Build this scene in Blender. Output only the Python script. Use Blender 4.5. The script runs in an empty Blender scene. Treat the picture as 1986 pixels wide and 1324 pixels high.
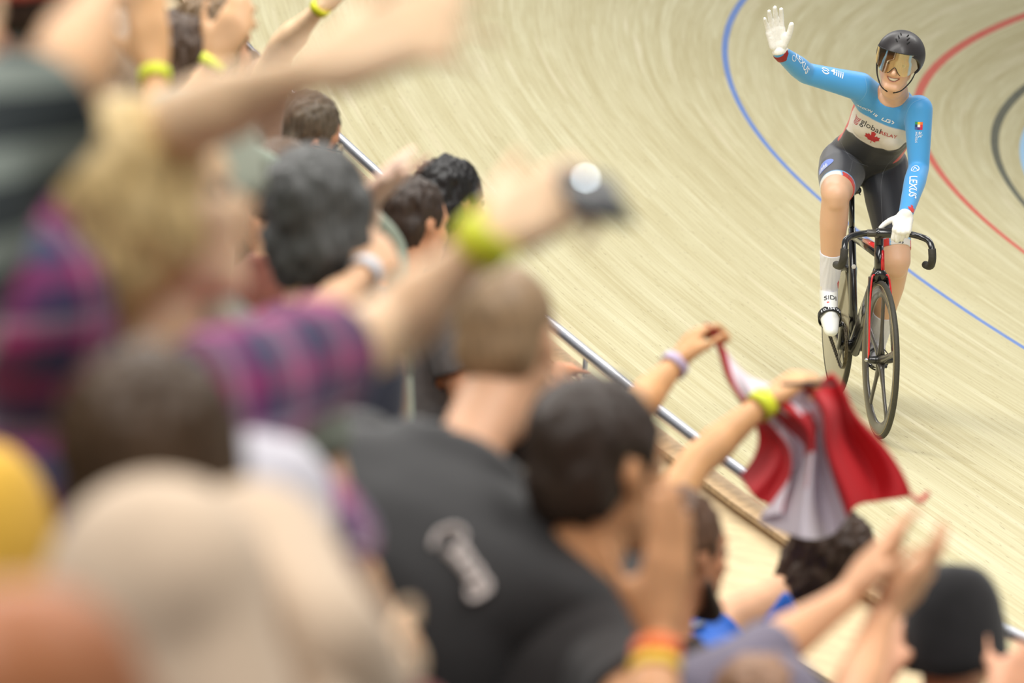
import bpy, bmesh, math, random
import numpy as np
from mathutils import Vector, Matrix, noise
from mathutils.bvhtree import BVHTree
random.seed(7)
C = bpy.context.scene
# ------------------------------------------------------------------ camera, world, light, exposure
F = 200 / 36 * 1986.0
PITCH, ROLL, CAMZ = 0.136995, -0.043293, 4.815
cP, sP, cR, sR = math.cos(PITCH), math.sin(PITCH), math.cos(ROLL), math.sin(ROLL)
RW = Vector((1, 0, 0)); UW = Vector((0, sP, cP)); CF = Vector((0, cP, -sP))
CR = RW * cR + UW * sR
CU = UW * cR - RW * sR
CAM = Vector((0, 0, CAMZ))
cam = bpy.data.cameras.new('camera'); co = bpy.data.objects.new('camera', cam); C.collection.objects.link(co)
cam.lens = 200; cam.sensor_width = 36; cam.clip_end = 400; cam.clip_start = 0.2
m = Matrix.Identity(4)
for i in range(3):
    m[i][0] = CR[i]; m[i][1] = CU[i]; m[i][2] = -CF[i]; m[i][3] = CAM[i]
co.matrix_world = m
cam.dof.use_dof = True; cam.dof.focus_distance = 24.0; cam.dof.aperture_fstop = 4.3
C.camera = co
C.view_settings.view_transform = 'Standard'; C.view_settings.look = 'None'
C.view_settings.exposure = 0.0; C.view_settings.gamma = 1.0; C.view_settings.use_curve_mapping = False
w = bpy.data.worlds.new('world'); C.world = w; w.use_nodes = True
w.node_tree.nodes['Background'].inputs[0].default_value = (0.97, 0.98, 1.0, 1)
w.node_tree.nodes['Background'].inputs[1].default_value = 0.36
def lamp(name, loc, size, sizey, power, target, col=(1, 0.975, 0.93)):
    l = bpy.data.lights.new(name, 'AREA'); l.shape = 'RECTANGLE'; l.size = size; l.size_y = sizey; l.energy = power; l.color = col
    o = bpy.data.objects.new(name, l); C.collection.objects.link(o); o.location = loc
    o.rotation_euler = (Vector(target) - Vector(loc)).to_track_quat('-Z', 'Y').to_euler()
    o['kind'] = 'structure'
    return o
# rows of arena lamps under the roof
lamp('ceiling_lamp', (-5, 18, 15), 5, 16, 2500, (0, 18, 1))
lamp('ceiling_lamp', (6, 10, 15), 4, 12, 1700, (2, 20, 1))
lamp('ceiling_lamp', (7, 34, 15), 5, 18, 2000, (3, 32, 1))
lamp('ceiling_lamp', (-4, 50, 16), 5, 18, 1500, (0, 45, 1))
lamp('ceiling_lamp', (-3, 2, 13), 5, 6, 800, (0, 7, 3))

def at(px, py, d): return CAM + CF * d + CR * ((px - 993) / F * d) + CU * ((662 - py) / F * d)
def px_of(P):
    v = P - CAM; d = v.dot(CF); return (993 + v.dot(CR) / d * F, 662 - v.dot(CU) / d * F, d)
# ------------------------------------------------------------------ helpers
def lin(c):
    r = []
    for x in c[:3]:
        x = x / 255.0
        r.append(x / 12.92 if x <= 0.04045 else ((x + 0.055) / 1.055) ** 2.4)
    return (*r, 1)
def newmat(name):
    m = bpy.data.materials.new(name); m.use_nodes = True
    nt = m.node_tree; b = nt.nodes['Principled BSDF']
    return m, nt, b
MATS = {}
def mat(name, col, rough=0.6, metal=0.0, var=0.12, scale=30, bump=0.0, coat=0.0, sheen=0.0, stretch=None, emit=0):
    if name in MATS: return MATS[name]
    m, nt, b = newmat(name)
    c = lin(col)
    tc = nt.nodes.new('ShaderNodeTexCoord'); mp = nt.nodes.new('ShaderNodeMapping')
    if stretch: mp.inputs['Scale'].default_value = stretch
    nz = nt.nodes.new('ShaderNodeTexNoise'); nz.inputs['Scale'].default_value = scale; nz.inputs['Detail'].default_value = 4
    nt.links.new(tc.outputs['Object'], mp.inputs[0]); nt.links.new(mp.outputs[0], nz.inputs['Vector'])
    rp = nt.nodes.new('ShaderNodeValToRGB')
    rp.color_ramp.elements[0].position = .3; rp.color_ramp.elements[1].position = .7
    rp.color_ramp.elements[0].color = tuple(x * (1 - var) for x in c[:3]) + (1,)
    rp.color_ramp.elements[1].color = tuple(min(1, x * (1 + var)) for x in c[:3]) + (1,)
    nt.links.new(nz.outputs['Fac'], rp.inputs[0]); nt.links.new(rp.outputs[0], b.inputs['Base Color'])
    b.inputs['Roughness'].default_value = rough; b.inputs['Metallic'].default_value = metal
    if coat: b.inputs['Coat Weight'].default_value = coat; b.inputs['Coat Roughness'].default_value = .08
    if sheen: b.inputs['Sheen Weight'].default_value = sheen
    if bump:
        bp = nt.nodes.new('ShaderNodeBump'); bp.inputs['Strength'].default_value = bump; bp.inputs['Distance'].default_value = .005
        nt.links.new(nz.outputs['Fac'], bp.inputs['Height']); nt.links.new(bp.outputs[0], b.inputs['Normal'])
    if emit:
        b.inputs['Emission Color'].default_value = c; b.inputs['Emission Strength'].default_value = emit
    MATS[name] = m
    return m
def vcol_mat(name, rough=0.5, sheen=0.0, bump=0.1, scale=400, coat=0.0):
    if name in MATS: return MATS[name]
    m, nt, b = newmat(name)
    a = nt.nodes.new('ShaderNodeVertexColor'); a.layer_name = 'Col'
    nt.links.new(a.outputs[0], b.inputs['Base Color'])
    b.inputs['Roughness'].default_value = rough; b.inputs['Sheen Weight'].default_value = sheen
    if coat: b.inputs['Coat Weight'].default_value = coat
    tc = nt.nodes.new('ShaderNodeTexCoord'); nz = nt.nodes.new('ShaderNodeTexNoise'); nz.inputs['Scale'].default_value = scale
    bp = nt.nodes.new('ShaderNodeBump'); bp.inputs['Strength'].default_value = bump; bp.inputs['Distance'].default_value = .002
    nt.links.new(tc.outputs['Object'], nz.inputs['Vector']); nt.links.new(nz.outputs['Fac'], bp.inputs['Height']); nt.links.new(bp.outputs[0], b.inputs['Normal'])
    MATS[name] = m
    return m
def skin(col):
    nm = 'skin_%d_%d_%d' % tuple(col)
    if nm in MATS: return MATS[nm]
    m = mat(nm, col, 0.5, 0, .1, 18, .03)
    b = m.node_tree.nodes['Principled BSDF']
    b.inputs['Subsurface Weight'].default_value = .12; b.inputs['Subsurface Radius'].default_value = (1, .35, .2); b.inputs['Subsurface Scale'].default_value = .012
    return m
def link(o, parent=None):
    C.collection.objects.link(o)
    if parent is not None:
        o.parent = parent
        o.matrix_parent_inverse = parent_inv(parent)
    return o
def parent_inv(p):
    # world matrix of an unevaluated chain
    M = Matrix.Identity(4); q = p; chain = []
    while q is not None: chain.append(q); q = q.parent
    for q in reversed(chain):
        M = M @ (q.matrix_parent_inverse if q.parent else Matrix.Identity(4)) @ q.matrix_basis
    return M.inverted()
def tag(o, label=None, cat=None, group=None, kind=None):
    if label: o['label'] = label
    if cat: o['category'] = cat
    if group: o['group'] = group
    if kind: o['kind'] = kind
    return o
def empty(name, loc, label, cat, group=None):
    o = bpy.data.objects.new(name, None); C.collection.objects.link(o); o.location = loc; o.empty_display_size = .1
    return tag(o, label, cat, group)
def mesh_obj(name, me, material, parent=None, smooth=True):
    o = bpy.data.objects.new(name, me)
    if material is not None:
        me.materials.clear()
        for x in (material if isinstance(material, (list, tuple)) else [material]): me.materials.append(x)
    if smooth and len(me.polygons): me.polygons.foreach_set('use_smooth', [True] * len(me.polygons))
    return link(o, parent)
def bm_obj(name, bm, material, parent=None, smooth=True):
    me = bpy.data.meshes.new(name); bm.normal_update(); bm.to_mesh(me); bm.free()
    return mesh_obj(name, me, material, parent, smooth)
def frame_z(d, ref=None):
    d = d.normalized(); r = Vector(ref) if ref is not None else (Vector((0, 0, 1)) if abs(d.z) < .9 else Vector((1, 0, 0)))
    x = (r - d * r.dot(d)).normalized(); y = d.cross(x)
    return x, y, d
def capsule(bm, p0, r0, p1, r1, seg=16, rings=5, flat=1.0, ref=None):
    """tapered capsule; flat squeezes it across its second axis"""
    p0 = Vector(p0); p1 = Vector(p1); d = p1 - p0
    if d.length < 1e-6: d = Vector((0, 0, 1e-4))
    x, y, z = frame_z(d, ref)
    prof = []
    for i in range(rings):
        a = -math.pi / 2 + (math.pi / 2) * (i + (1 if i == 0 else 0) * .0) / rings
        prof.append((p0, r0 * math.cos(a), r0 * math.sin(a)))
    prof.append((p0, r0, 0)); prof.append((p1, r1, 0))
    for i in range(1, rings + 1):
        a = (math.pi / 2) * i / rings
        prof.append((p1, r1 * math.cos(a), r1 * math.sin(a)))
    loops = []
    for c, r, h in prof:
        r = max(r, 1e-4)
        loops.append([bm.verts.new(c + z * h + (x * math.cos(2 * math.pi * k / seg) + y * flat * math.sin(2 * math.pi * k / seg)) * r) for k in range(seg)])
    for a, b in zip(loops, loops[1:]):
        for k in range(seg): bm.faces.new((a[k], a[(k + 1) % seg], b[(k + 1) % seg], b[k]))
    bm.faces.new(list(reversed(loops[0]))); bm.faces.new(loops[-1])
def ellipsoid(bm, c, ax, seg=24, rings=14):
    """ax: three axis vectors with length"""
    c = Vector(c); loops = []
    for i in range(1, rings):
        a = math.pi * i / rings
        loops.append([bm.verts.new(c + ax[2] * math.cos(a) + (ax[0] * math.cos(2 * math.pi * k / seg) + ax[1] * math.sin(2 * math.pi * k / seg)) * math.sin(a)) for k in range(seg)])
    t = bm.verts.new(c + ax[2]); b = bm.verts.new(c - ax[2])
    for k in range(seg):
        bm.faces.new((t, loops[0][k], loops[0][(k + 1) % seg])); bm.faces.new((b, loops[-1][(k + 1) % seg], loops[-1][k]))
    for p, q in zip(loops, loops[1:]):
        for k in range(seg): bm.faces.new((p[k], q[k], q[(k + 1) % seg], p[(k + 1) % seg]))
def loft(bm, secs, seg=28, power=2.3, close=True):
    """secs: (centre, xaxis*hw, yaxis*hd)"""
    loops = []
    for c, X, Y in secs:
        l = []
        for k in range(seg):
            a = 2 * math.pi * k / seg; ca, sa = math.cos(a), math.sin(a)
            l.append(bm.verts.new(c + X * (math.copysign(abs(ca) ** (2 / power), ca)) + Y * (math.copysign(abs(sa) ** (2 / power), sa))))
        loops.append(l)
    for a, b in zip(loops, loops[1:]):
        for k in range(seg): bm.faces.new((a[k], a[(k + 1) % seg], b[(k + 1) % seg], b[k]))
    if close: bm.faces.new(list(reversed(loops[0]))); bm.faces.new(loops[-1])
def tube(bm, pts, r, seg=10, closed=False, flat=1.0, ref=None):
    pts = [Vector(p) for p in pts]; n = len(pts); loops = []
    rr = r if isinstance(r, (list, tuple)) else [r] * n
    px = None
    for i, p in enumerate(pts):
        if closed: d = pts[(i + 1) % n] - pts[i - 1]
        else: d = pts[min(i + 1, n - 1)] - pts[max(i - 1, 0)]
        d.normalize()
        if ref is not None: x = Vector(ref) - d * Vector(ref).dot(d)
        elif px is None: x = frame_z(d)[0]
        else: x = px - d * px.dot(d)
        x.normalize(); px = x; y = d.cross(x)
        loops.append([bm.verts.new(p + (x * math.cos(2 * math.pi * k / seg) + y * flat * math.sin(2 * math.pi * k / seg)) * rr[i]) for k in range(seg)])
    rng = range(n) if closed else range(n - 1)
    for i in rng:
        a = loops[i]; b = loops[(i + 1) % n]
        for k in range(seg): bm.faces.new((a[k], a[(k + 1) % seg], b[(k + 1) % seg], b[k]))
    if not closed: bm.faces.new(list(reversed(loops[0]))); bm.faces.new(loops[-1])
def box(bm, c, X, Y, Z):
    c = Vector(c); v = [bm.verts.new(c + X * i + Y * j + Z * k) for i in (-1, 1) for j in (-1, 1) for k in (-1, 1)]
    for f in ((0, 1, 3, 2), (4, 6, 7, 5), (0, 4, 5, 1), (2, 3, 7, 6), (0, 2, 6, 4), (1, 5, 7, 3)): bm.faces.new([v[i] for i in f])
def catmull(pts, n=8, closed=False):
    pts = [Vector(p) for p in pts]; out = []; N = len(pts)
    for i in range(N if closed else N - 1):
        if closed: p0, p1, p2, p3 = pts[i - 1], pts[i], pts[(i + 1) % N], pts[(i + 2) % N]
        else: p0, p1, p2, p3 = pts[max(i - 1, 0)], pts[i], pts[i + 1], pts[min(i + 2, N - 1)]
        for j in range(n):
            t = j / n
            out.append(.5 * ((2 * p1) + (p2 - p0) * t + (2 * p0 - 5 * p1 + 4 * p2 - p3) * t * t + (3 * p1 - p0 - 3 * p2 + p3) * t ** 3))
    if not closed: out.append(pts[-1])
    return out
def voxel_union(bm, vox, iters=6, keep=None):
    """one continuous surface from overlapping shapes; returns (V, faces)"""
    bmesh.ops.recalc_face_normals(bm, faces=bm.faces)
    me = bpy.data.meshes.new('tmp'); bm.to_mesh(me); bm.free()
    o = bpy.data.objects.new('tmp', me); C.collection.objects.link(o)
    md = o.modifiers.new('r', 'REMESH'); md.mode = 'VOXEL'; md.voxel_size = vox; md.adaptivity = 0
    dg = bpy.context.evaluated_depsgraph_get(); dg.update()
    ev = o.evaluated_get(dg); r = ev.to_mesh()
    V = np.empty(len(r.vertices) * 3); r.vertices.foreach_get('co', V); V = V.reshape(-1, 3)
    faces = [tuple(p.vertices) for p in r.polygons]
    E = np.empty(len(r.edges) * 2, dtype=np.int64); r.edges.foreach_get('vertices', E); E = E.reshape(-1, 2)
    ev.to_mesh_clear(); bpy.data.objects.remove(o); bpy.data.meshes.remove(me)
    deg = np.bincount(E.ravel(), minlength=len(V)).astype(float)[:, None]; deg[deg == 0] = 1
    wgt = np.full((len(V), 1), .5)
    if keep is not None: wgt = .5 * (1 - keep(V)[:, None])
    for it in range(iters):
        for sgn in (1.0,):
            S = np.zeros_like(V)
            for a in range(3):
                S[:, a] = np.bincount(E[:, 0], V[E[:, 1], a], len(V)) + np.bincount(E[:, 1], V[E[:, 0], a], len(V))
            wv = wgt if it > 1 else np.maximum(wgt, .3)
            V = V + wv * (S / deg - V) * sgn
    return V, faces
def to_mesh(name, V, faces):
    me = bpy.data.meshes.new(name); me.from_pydata([tuple(v) for v in V], [], faces); me.update(); return me
def vnormals(V, faces):
    fa = np.array([f if len(f) == 4 else (f[0], f[1], f[2], f[2]) for f in faces])
    n = np.cross(V[fa[:, 2]] - V[fa[:, 0]], V[fa[:, 3]] - V[fa[:, 1]])
    N = np.zeros_like(V)
    for k in range(4):
        for a in range(3): N[:, a] += np.bincount(fa[:, k], n[:, a], len(V))
    return N / np.maximum(np.linalg.norm(N, axis=1)[:, None], 1e-12)
def seg_info(V, bones):
    """nearest bone per vertex: id, t along it"""
    best = np.full(len(V), 1e9); bid = np.zeros(len(V), int); bt = np.zeros(len(V))
    for i, (a, b, r) in enumerate(bones):
        a = np.array(a); b = np.array(b); d = b - a; L = d @ d
        t = np.clip(((V - a) @ d) / L, 0, 1); D = np.linalg.norm(V - (a + t[:, None] * d), axis=1) - r
        mk = D < best; best[mk] = D[mk]; bid[mk] = i; bt[mk] = t[mk]
    return bid, bt
def smooth_rim(V, keepf, ec, it=8):
    nb = {}
    for (a, b), c in ec.items():
        if c == 1: nb.setdefault(a, []).append(b); nb.setdefault(b, []).append(a)
    W = V.copy()
    for _ in range(it):
        new = {i: (W[i] * .4 + .6 * sum(W[j] for j in n) / len(n)) for i, n in nb.items()}
        for i, v in new.items(): W[i] = v
    return W
def shell(name, V, N, faces, mask, off, material, parent, wob=0, tuck=True, fn=None):
    keepf = [f for f in faces if all(mask[i] for i in f)]
    if not keepf: return None
    ids = sorted({i for f in keepf for i in f}); mp = {i: k for k, i in enumerate(ids)}
    ec = {}
    for f in keepf:
        for a, b in zip(f, f[1:] + f[:1]): ec[(min(a, b), max(a, b))] = ec.get((min(a, b), max(a, b)), 0) + 1
    bd = {i for e, c in ec.items() if c == 1 for i in e}
    V = smooth_rim(V, keepf, ec)
    P = []
    for i in ids:
        o = off
        if wob: o += wob * noise.noise(Vector(V[i]) * 7)
        if fn is not None: o += fn(V[i])
        P.append(V[i] + N[i] * o)
    n0 = len(P); fs = [tuple(mp[i] for i in f) for f in keepf]
    if tuck:   # turned-in hem
        hem = {}
        for i in bd: hem[i] = len(P); P.append(V[i] - N[i] * .004)
        for f in keepf:
            for a, b in zip(f, f[1:] + f[:1]):
                if ec[(min(a, b), max(a, b))] == 1: fs.append((mp[b], mp[a], hem[a], hem[b]))
    o = mesh_obj(name, to_mesh(name, P, fs), material, parent)
    return o
# ------------------------------------------------------------------ track geometry
KL = np.array([-22, -12, -6, 0, 8, 16, 26, 45.])
KAP = np.array([.0087389, .00873794, .00873753, .02038552, .0147019, .01683475, .04422585, .0441768])
BET = np.array([.11997736, .11707924, .10671001, .23602825, .35965476, .44408103, .56027185, .56506611])
DS = .25; SS = np.arange(-27, 62.01, DS); I0 = int(27 / DS); TH0 = .26070962
kk = np.interp(SS, KL, KAP); bb = np.interp(SS, KL, BET)
_g = np.exp(-.5 * (np.arange(-12, 13) / 5.0) ** 2); _g /= _g.sum(); bb = np.convolve(np.pad(bb, 12, mode='edge'), _g, 'valid')
cc = np.concatenate([[0], np.cumsum((kk[1:] + kk[:-1]) / 2 * DS)]); cc -= cc[I0]; TH = TH0 - cc
XX = np.concatenate([[0], np.cumsum(-(np.sin(TH[1:]) + np.sin(TH[:-1])) / 2 * DS)]); YY = np.concatenate([[0], np.cumsum((np.cos(TH[1:]) + np.cos(TH[:-1])) / 2 * DS)])
XX += 5.841862 - XX[I0]; YY += 24.909752 - YY[I0]
TZ = -4.814811 + CAMZ
TW, RAILH = 6.856, .835
def tpt(i, wv, h=0):
    c = math.cos(bb[i]); nx, ny = -math.cos(TH[i]), -math.sin(TH[i])
    return Vector((XX[i] + nx * wv * c, YY[i] + ny * wv * c, TZ + wv * math.sin(bb[i]) + h))
def npt(i, u, h=0):
    """point u metres behind the rail, h relative to the rail top"""
    p = tpt(i, TW, RAILH + h); return p + Vector((-math.cos(TH[i]), -math.sin(TH[i]), 0)) * u
RAILP = np.array([tpt(i, TW, RAILH) for i in range(len(SS))])
ROW0, ROWD, ROWH = 1.1, .55, .412
def step_h(k, y): return (-1.30 if k == 0 else -1.51 + ROWH * k) + .19 * max(-9.5, min(5, y - 13))
def rail_u(P):
    d = RAILP[:, :2] - np.array([P[0], P[1]]); j = int(np.argmin((d * d).sum(1)))
    u = (P[0] - RAILP[j, 0]) * (-math.cos(TH[j])) + (P[1] - RAILP[j, 1]) * (-math.sin(TH[j]))
    return u, RAILP[j, 2], j
def floor_z(P):
    u, rz, j = rail_u(P)
    k = 0 if u < ROW0 else int((u - ROW0) / ROWD) + 1
    return rz + step_h(k, P[1])
# track surface
def track_mat():
    m, nt, b = newmat('track_timber'); N = nt.nodes.new; L = nt.links.new
    uv = N('ShaderNodeUVMap'); uv.uv_map = 'UV'
    sep = N('ShaderNodeSeparateXYZ'); L(uv.outputs[0], sep.inputs[0])
    def mth(op, a, b_=None, c_=None):
        n = N('ShaderNodeMath'); n.operation = op
        for i, x in enumerate((a, b_, c_)):
            if x is None: continue
            if isinstance(x, (int, float)): n.inputs[i].default_value = x
            else: L(x, n.inputs[i])
        return n.outputs[0]
    def noise_(sx, sy, det=3, sc=1.0):
        mp = N('ShaderNodeMapping'); mp.inputs['Scale'].default_value = (sx, sy, 1); L(uv.outputs[0], mp.inputs[0])
        n = N('ShaderNodeTexNoise'); n.inputs['Scale'].default_value = sc; n.inputs['Detail'].default_value = det; L(mp.outputs[0], n.inputs['Vector']); return n.outputs['Fac']
    def ramp(x, els):
        r = N('ShaderNodeValToRGB'); cr = r.color_ramp
        while len(cr.elements) < len(els): cr.elements.new(.5)
        for e, (p, c) in zip(cr.elements, els): e.position = p; e.color = c
        L(x, r.inputs[0]); return r.outputs[0]
    def mix(f, a, b_, t='MIX'):
        n = N('ShaderNodeMix'); n.data_type = 'RGBA'; n.blend_type = t
        if isinstance(f, (int, float)): n.inputs[0].default_value = f
        else: L(f, n.inputs[0])
        for i, x in ((6, a), (7, b_)):
            if isinstance(x, tuple): n.inputs[i].default_value = x
            else: L(x, n.inputs[i])
        return n.outputs[2]
    U, Vv = sep.outputs[0], sep.outputs[1]
    # each batten gets its own tone
    bat = mth('FLOOR', mth('MULTIPLY', Vv, 1 / .042))
    seg = mth('FLOOR', mth('ADD', mth('MULTIPLY', U, .28), mth('MULTIPLY', bat, .377)))
    wn = N('ShaderNodeTexWhiteNoise'); wn.noise_dimensions = '2D'; cb = N('ShaderNodeCombineXYZ'); L(bat, cb.inputs[0]); L(seg, cb.inputs[1]); L(cb.outputs[0], wn.inputs['Vector'])
    base = ramp(wn.outputs[0], [(0, lin((204, 196, 156))), (.5, lin((209, 202, 164))), (1, lin((215, 209, 173)))])
    g = noise_(.9, 60, 4); base = mix(.38, base, ramp(g, [(.32, lin((206, 190, 152))), (.62, (1, 1, 1, 1))]), 'MULTIPLY')
    st = noise_(.10, 5.5, 5); base = mix(.28, base, ramp(st, [(.3, lin((210, 198, 166))), (.5, (1, 1, 1, 1))]), 'MULTIPLY')
    st2 = noise_(.22, 11, 4); base = mix(mth('MULTIPLY', ramp(st2, [(.6, (0, 0, 0, 1)), (.75, (1, 1, 1, 1))]), .45), base, lin((240, 230, 204)))
    big = noise_(.12, .5, 2); base = mix(.2, base, ramp(big, [(.3, lin((214, 204, 176))), (.7, (1, 1, 1, 1))]), 'MULTIPLY')
    # dark splinters and nail holes, short dashes
    fl = noise_(9, 75, 2); base = mix(mth('MULTIPLY', ramp(fl, [(.66, (0, 0, 0, 1)), (.71, (1, 1, 1, 1))]), .55), base, lin((120, 96, 58)))
    gap = mth('FRACT', mth('MULTIPLY', Vv, 1 / .042)); gl = mth('LESS_THAN', gap, .06)
    base = mix(mth('MULTIPLY', gl, .22), base, lin((128, 106, 70)))
    def band(v0, hw):
        d = mth('ABSOLUTE', mth('SUBTRACT', Vv, v0)); return mth('LESS_THAN', d, hw)
    wear = mth('SUBTRACT', 1, mth('MULTIPLY', noise_(6, 40, 3), .35))
    base = mix(mth('MULTIPLY', band(2.5, .025), wear), base, lin((70, 122, 205)))
    base = mix(mth('MULTIPLY', band(.9, .035), wear), base, lin((205, 62, 60)))
    base = mix(mth('MULTIPLY', band(.22, .035), wear), base, lin((52, 62, 62)))
    L(base, b.inputs['Base Color'])
    b.inputs['Roughness'].default_value = .55; b.inputs['Specular IOR Level'].default_value = .3
    bp = N('ShaderNodeBump'); bp.inputs['Strength'].default_value = .25; bp.inputs['Distance'].default_value = .004; L(g, bp.inputs['Height']); L(bp.outputs[0], b.inputs['Normal'])
    return m
def strip(name, rows, material, kind='structure', uvs=None, i0=0, i1=None, step=1, label=None):
    """rows: functions of i giving points across; one sheet along the track"""
    idx = list(range(i0, len(SS) if i1 is None else i1, step)); V = []; fs = []; uv = []
    nr = len(rows)
    for i in idx:
        for j, f in enumerate(rows):
            V.append(f(i)); uv.append((SS[i], uvs[j] if uvs else j))
    for a in range(len(idx) - 1):
        for j in range(nr - 1):
            fs.append((a * nr + j, a * nr + j + 1, (a + 1) * nr + j + 1, (a + 1) * nr + j))
    me = to_mesh(name, V, fs); ul = me.uv_layers.new(name='UV')
    for lp in me.loops: ul.data[lp.index].uv = uv[lp.vertex_index]
    o = mesh_obj(name, me, material, None, smooth=False)
    if kind: o['kind'] = kind
    return o
ws = [0, .5, 1, 1.75, 2.5, 3.5, 4.5, 5.5, 6.3, TW]
tr = strip('floor_track', [(lambda i, wv=wv: tpt(i, wv)) for wv in ws] , track_mat(), uvs=ws)
tr.data.polygons.foreach_set('use_smooth', [True] * len(tr.data.polygons))
def in_pt(i, a):   # flat band inside the track
    return Vector((XX[i] + math.cos(TH[i]) * a, YY[i] + math.sin(TH[i]) * a, TZ))
strip('floor_azure_band', [lambda i: in_pt(i, 1.0), lambda i: in_pt(i, 0)], mat('azure_paint', (150, 190, 222), .6, var=.05))
bm = bmesh.new(); box(bm, (10, 40, TZ - .06), Vector((45, 0, 0)), Vector((0, 55, 0)), Vector((0, 0, .05)))
bm_obj('floor_infield', bm, mat('infield', (150, 150, 145), .7, scale=3)).update_tag(); bpy.data.objects['floor_infield']['kind'] = 'structure'
# boards, deck and terraces behind the rail
ply = mat('plywood', (222, 198, 156), .6, var=.1, scale=6, stretch=(1, 1, 14))
cream = mat('cream_board', (240, 222, 184), .6, var=.06, scale=5)
brown = mat('brown_trim', (186, 156, 118), .6, var=.2)
conc = mat('terrace_concrete', (62, 56, 52), .85, var=.2, scale=9, bump=.2)
strip('wall_balustrade', [lambda i: npt(i, .0, -.10), lambda i: npt(i, .30, -.26), lambda i: npt(i, .30, -.28), lambda i: npt(i, .0, -.12)], ply, step=2)
strip('wall_kickboard', [lambda i: npt(i, .28, -.272), lambda i: npt(i, .28, -3.2), lambda i: npt(i, .0, -3.2), lambda i: npt(i, -.0, -.13)], cream, step=2)
strip('trim_capping', [lambda i: npt(i, -.02, -.075), lambda i: npt(i, .06, -.075), lambda i: npt(i, .06, -.095), lambda i: npt(i, -.02, -.095), lambda i: npt(i, -.02, -.075)], brown, step=2)
def trp(i, u, k):
    p = npt(i, u, 0); p.z += step_h(k, p.y); return p
rows = [lambda i: trp(i, .2, 0), lambda i: trp(i, ROW0, 0)]
for k in range(1, 14):
    rows += [(lambda i, k=k: trp(i, ROW0 + ROWD * (k - 1), k)), (lambda i, k=k: trp(i, ROW0 + ROWD * k, k))]
strip('floor_terrace', rows, conc, step=2, i1=int(50 / DS))
# the round metal rail with its brackets
chrome = mat('brushed_steel', (226, 228, 234), .34, 1.0, var=.05, scale=60)
rl = empty('hand_rail', npt(I0, 0), 'long round steel rail along the top edge of the wooden track', 'railing')
bm = bmesh.new(); tube(bm, [npt(i, 0) for i in range(0, int(48 / DS), 2)], .0215, 14); bm_obj('rail_tube', bm, chrome, rl)
for i in range(8, int(48 / DS), 8):
    bm = bmesh.new(); capsule(bm, npt(i, .01, -.01), .009, npt(i, .02, -.09), .009, 8, 2); bm_obj('rail_bracket', bm, chrome, rl)
# ------------------------------------------------------------------ people
CAMV = -CF
def hand_prims(bm, wrist, d, pn, side=1, curl=.35, spread=.12, s=1.0, thumb=.9, curls=None):
    """wrist point, direction towards the fingers, palm normal; side +1 right hand, -1 left"""
    d = Vector(d).normalized(); pn = Vector(pn); pn = (pn - d * pn.dot(d)).normalized(); t = d.cross(pn) * side
    W = Vector(wrist)
    def P(a, b, c): return W + d * (a * s) + t * (b * s) + pn * (c * s)
    # palm: four metacarpals and a web between them
    kn = [(.088, .030), (.094, .010), (.090, -.010), (.080, -.029)]
    capsule(bm, P(-.01, 0, 0), .026 * s, P(.02, .002, 0), .027 * s, 14, 4, .72, t)
    for a, b in kn: capsule(bm, P(.01, b * .6, 0), .0165 * s, P(a, b, 0), .0125 * s, 12, 4)
    capsule(bm, P(.05, -.02, 0), .014 * s, P(.05, .02, 0), .014 * s, 12, 4)
    capsule(bm, P(.015, .022, .008), .017 * s, P(.055, .034, .008), .013 * s, 12, 4)   # thumb mound
    capsule(bm, P(.015, -.022, .005), .015 * s, P(.06, -.026, .003), .012 * s, 12, 4)
    L = [(.043, .026, .021), (.048, .030, .022), (.045, .028, .022), (.036, .021, .020)]
    for k, ((a, b), ls) in enumerate(zip(kn, L)):
        c = curls[k] if curls else curl * (1 + .18 * (k - 1)) ; sp = spread * (1.5 - k)
        p = P(a, b, 0); ang = c * .55; r = (.0095, .0100, .0095, .0085)[k]
        for j, l in enumerate(ls):
            v = (d * math.cos(ang) + pn * math.sin(ang)); v = (v + t * math.tan(sp) * math.cos(min(ang, 1.5))).normalized()
            q = p + v * (l * s); r2 = r * .9
            capsule(bm, p, r * s, q, r2 * s, 10, 3); p = q; r = r2; ang += c * (.95 if j == 0 else .7)
    p = P(.022, .030, .010); a = thumb; r = .0125
    for l, aa, bb_ in ((.036, .85 * a, .35), (.031, .62 * a, .35), (.026, .45 * a, .42)):
        v = (d * math.cos(aa) + t * math.sin(aa) + pn * bb_ * .6).normalized(); q = p + v * (l * s)
        capsule(bm, p, r * s, q, r * .88 * s, 10, 3); p = q; r *= .88
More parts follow.
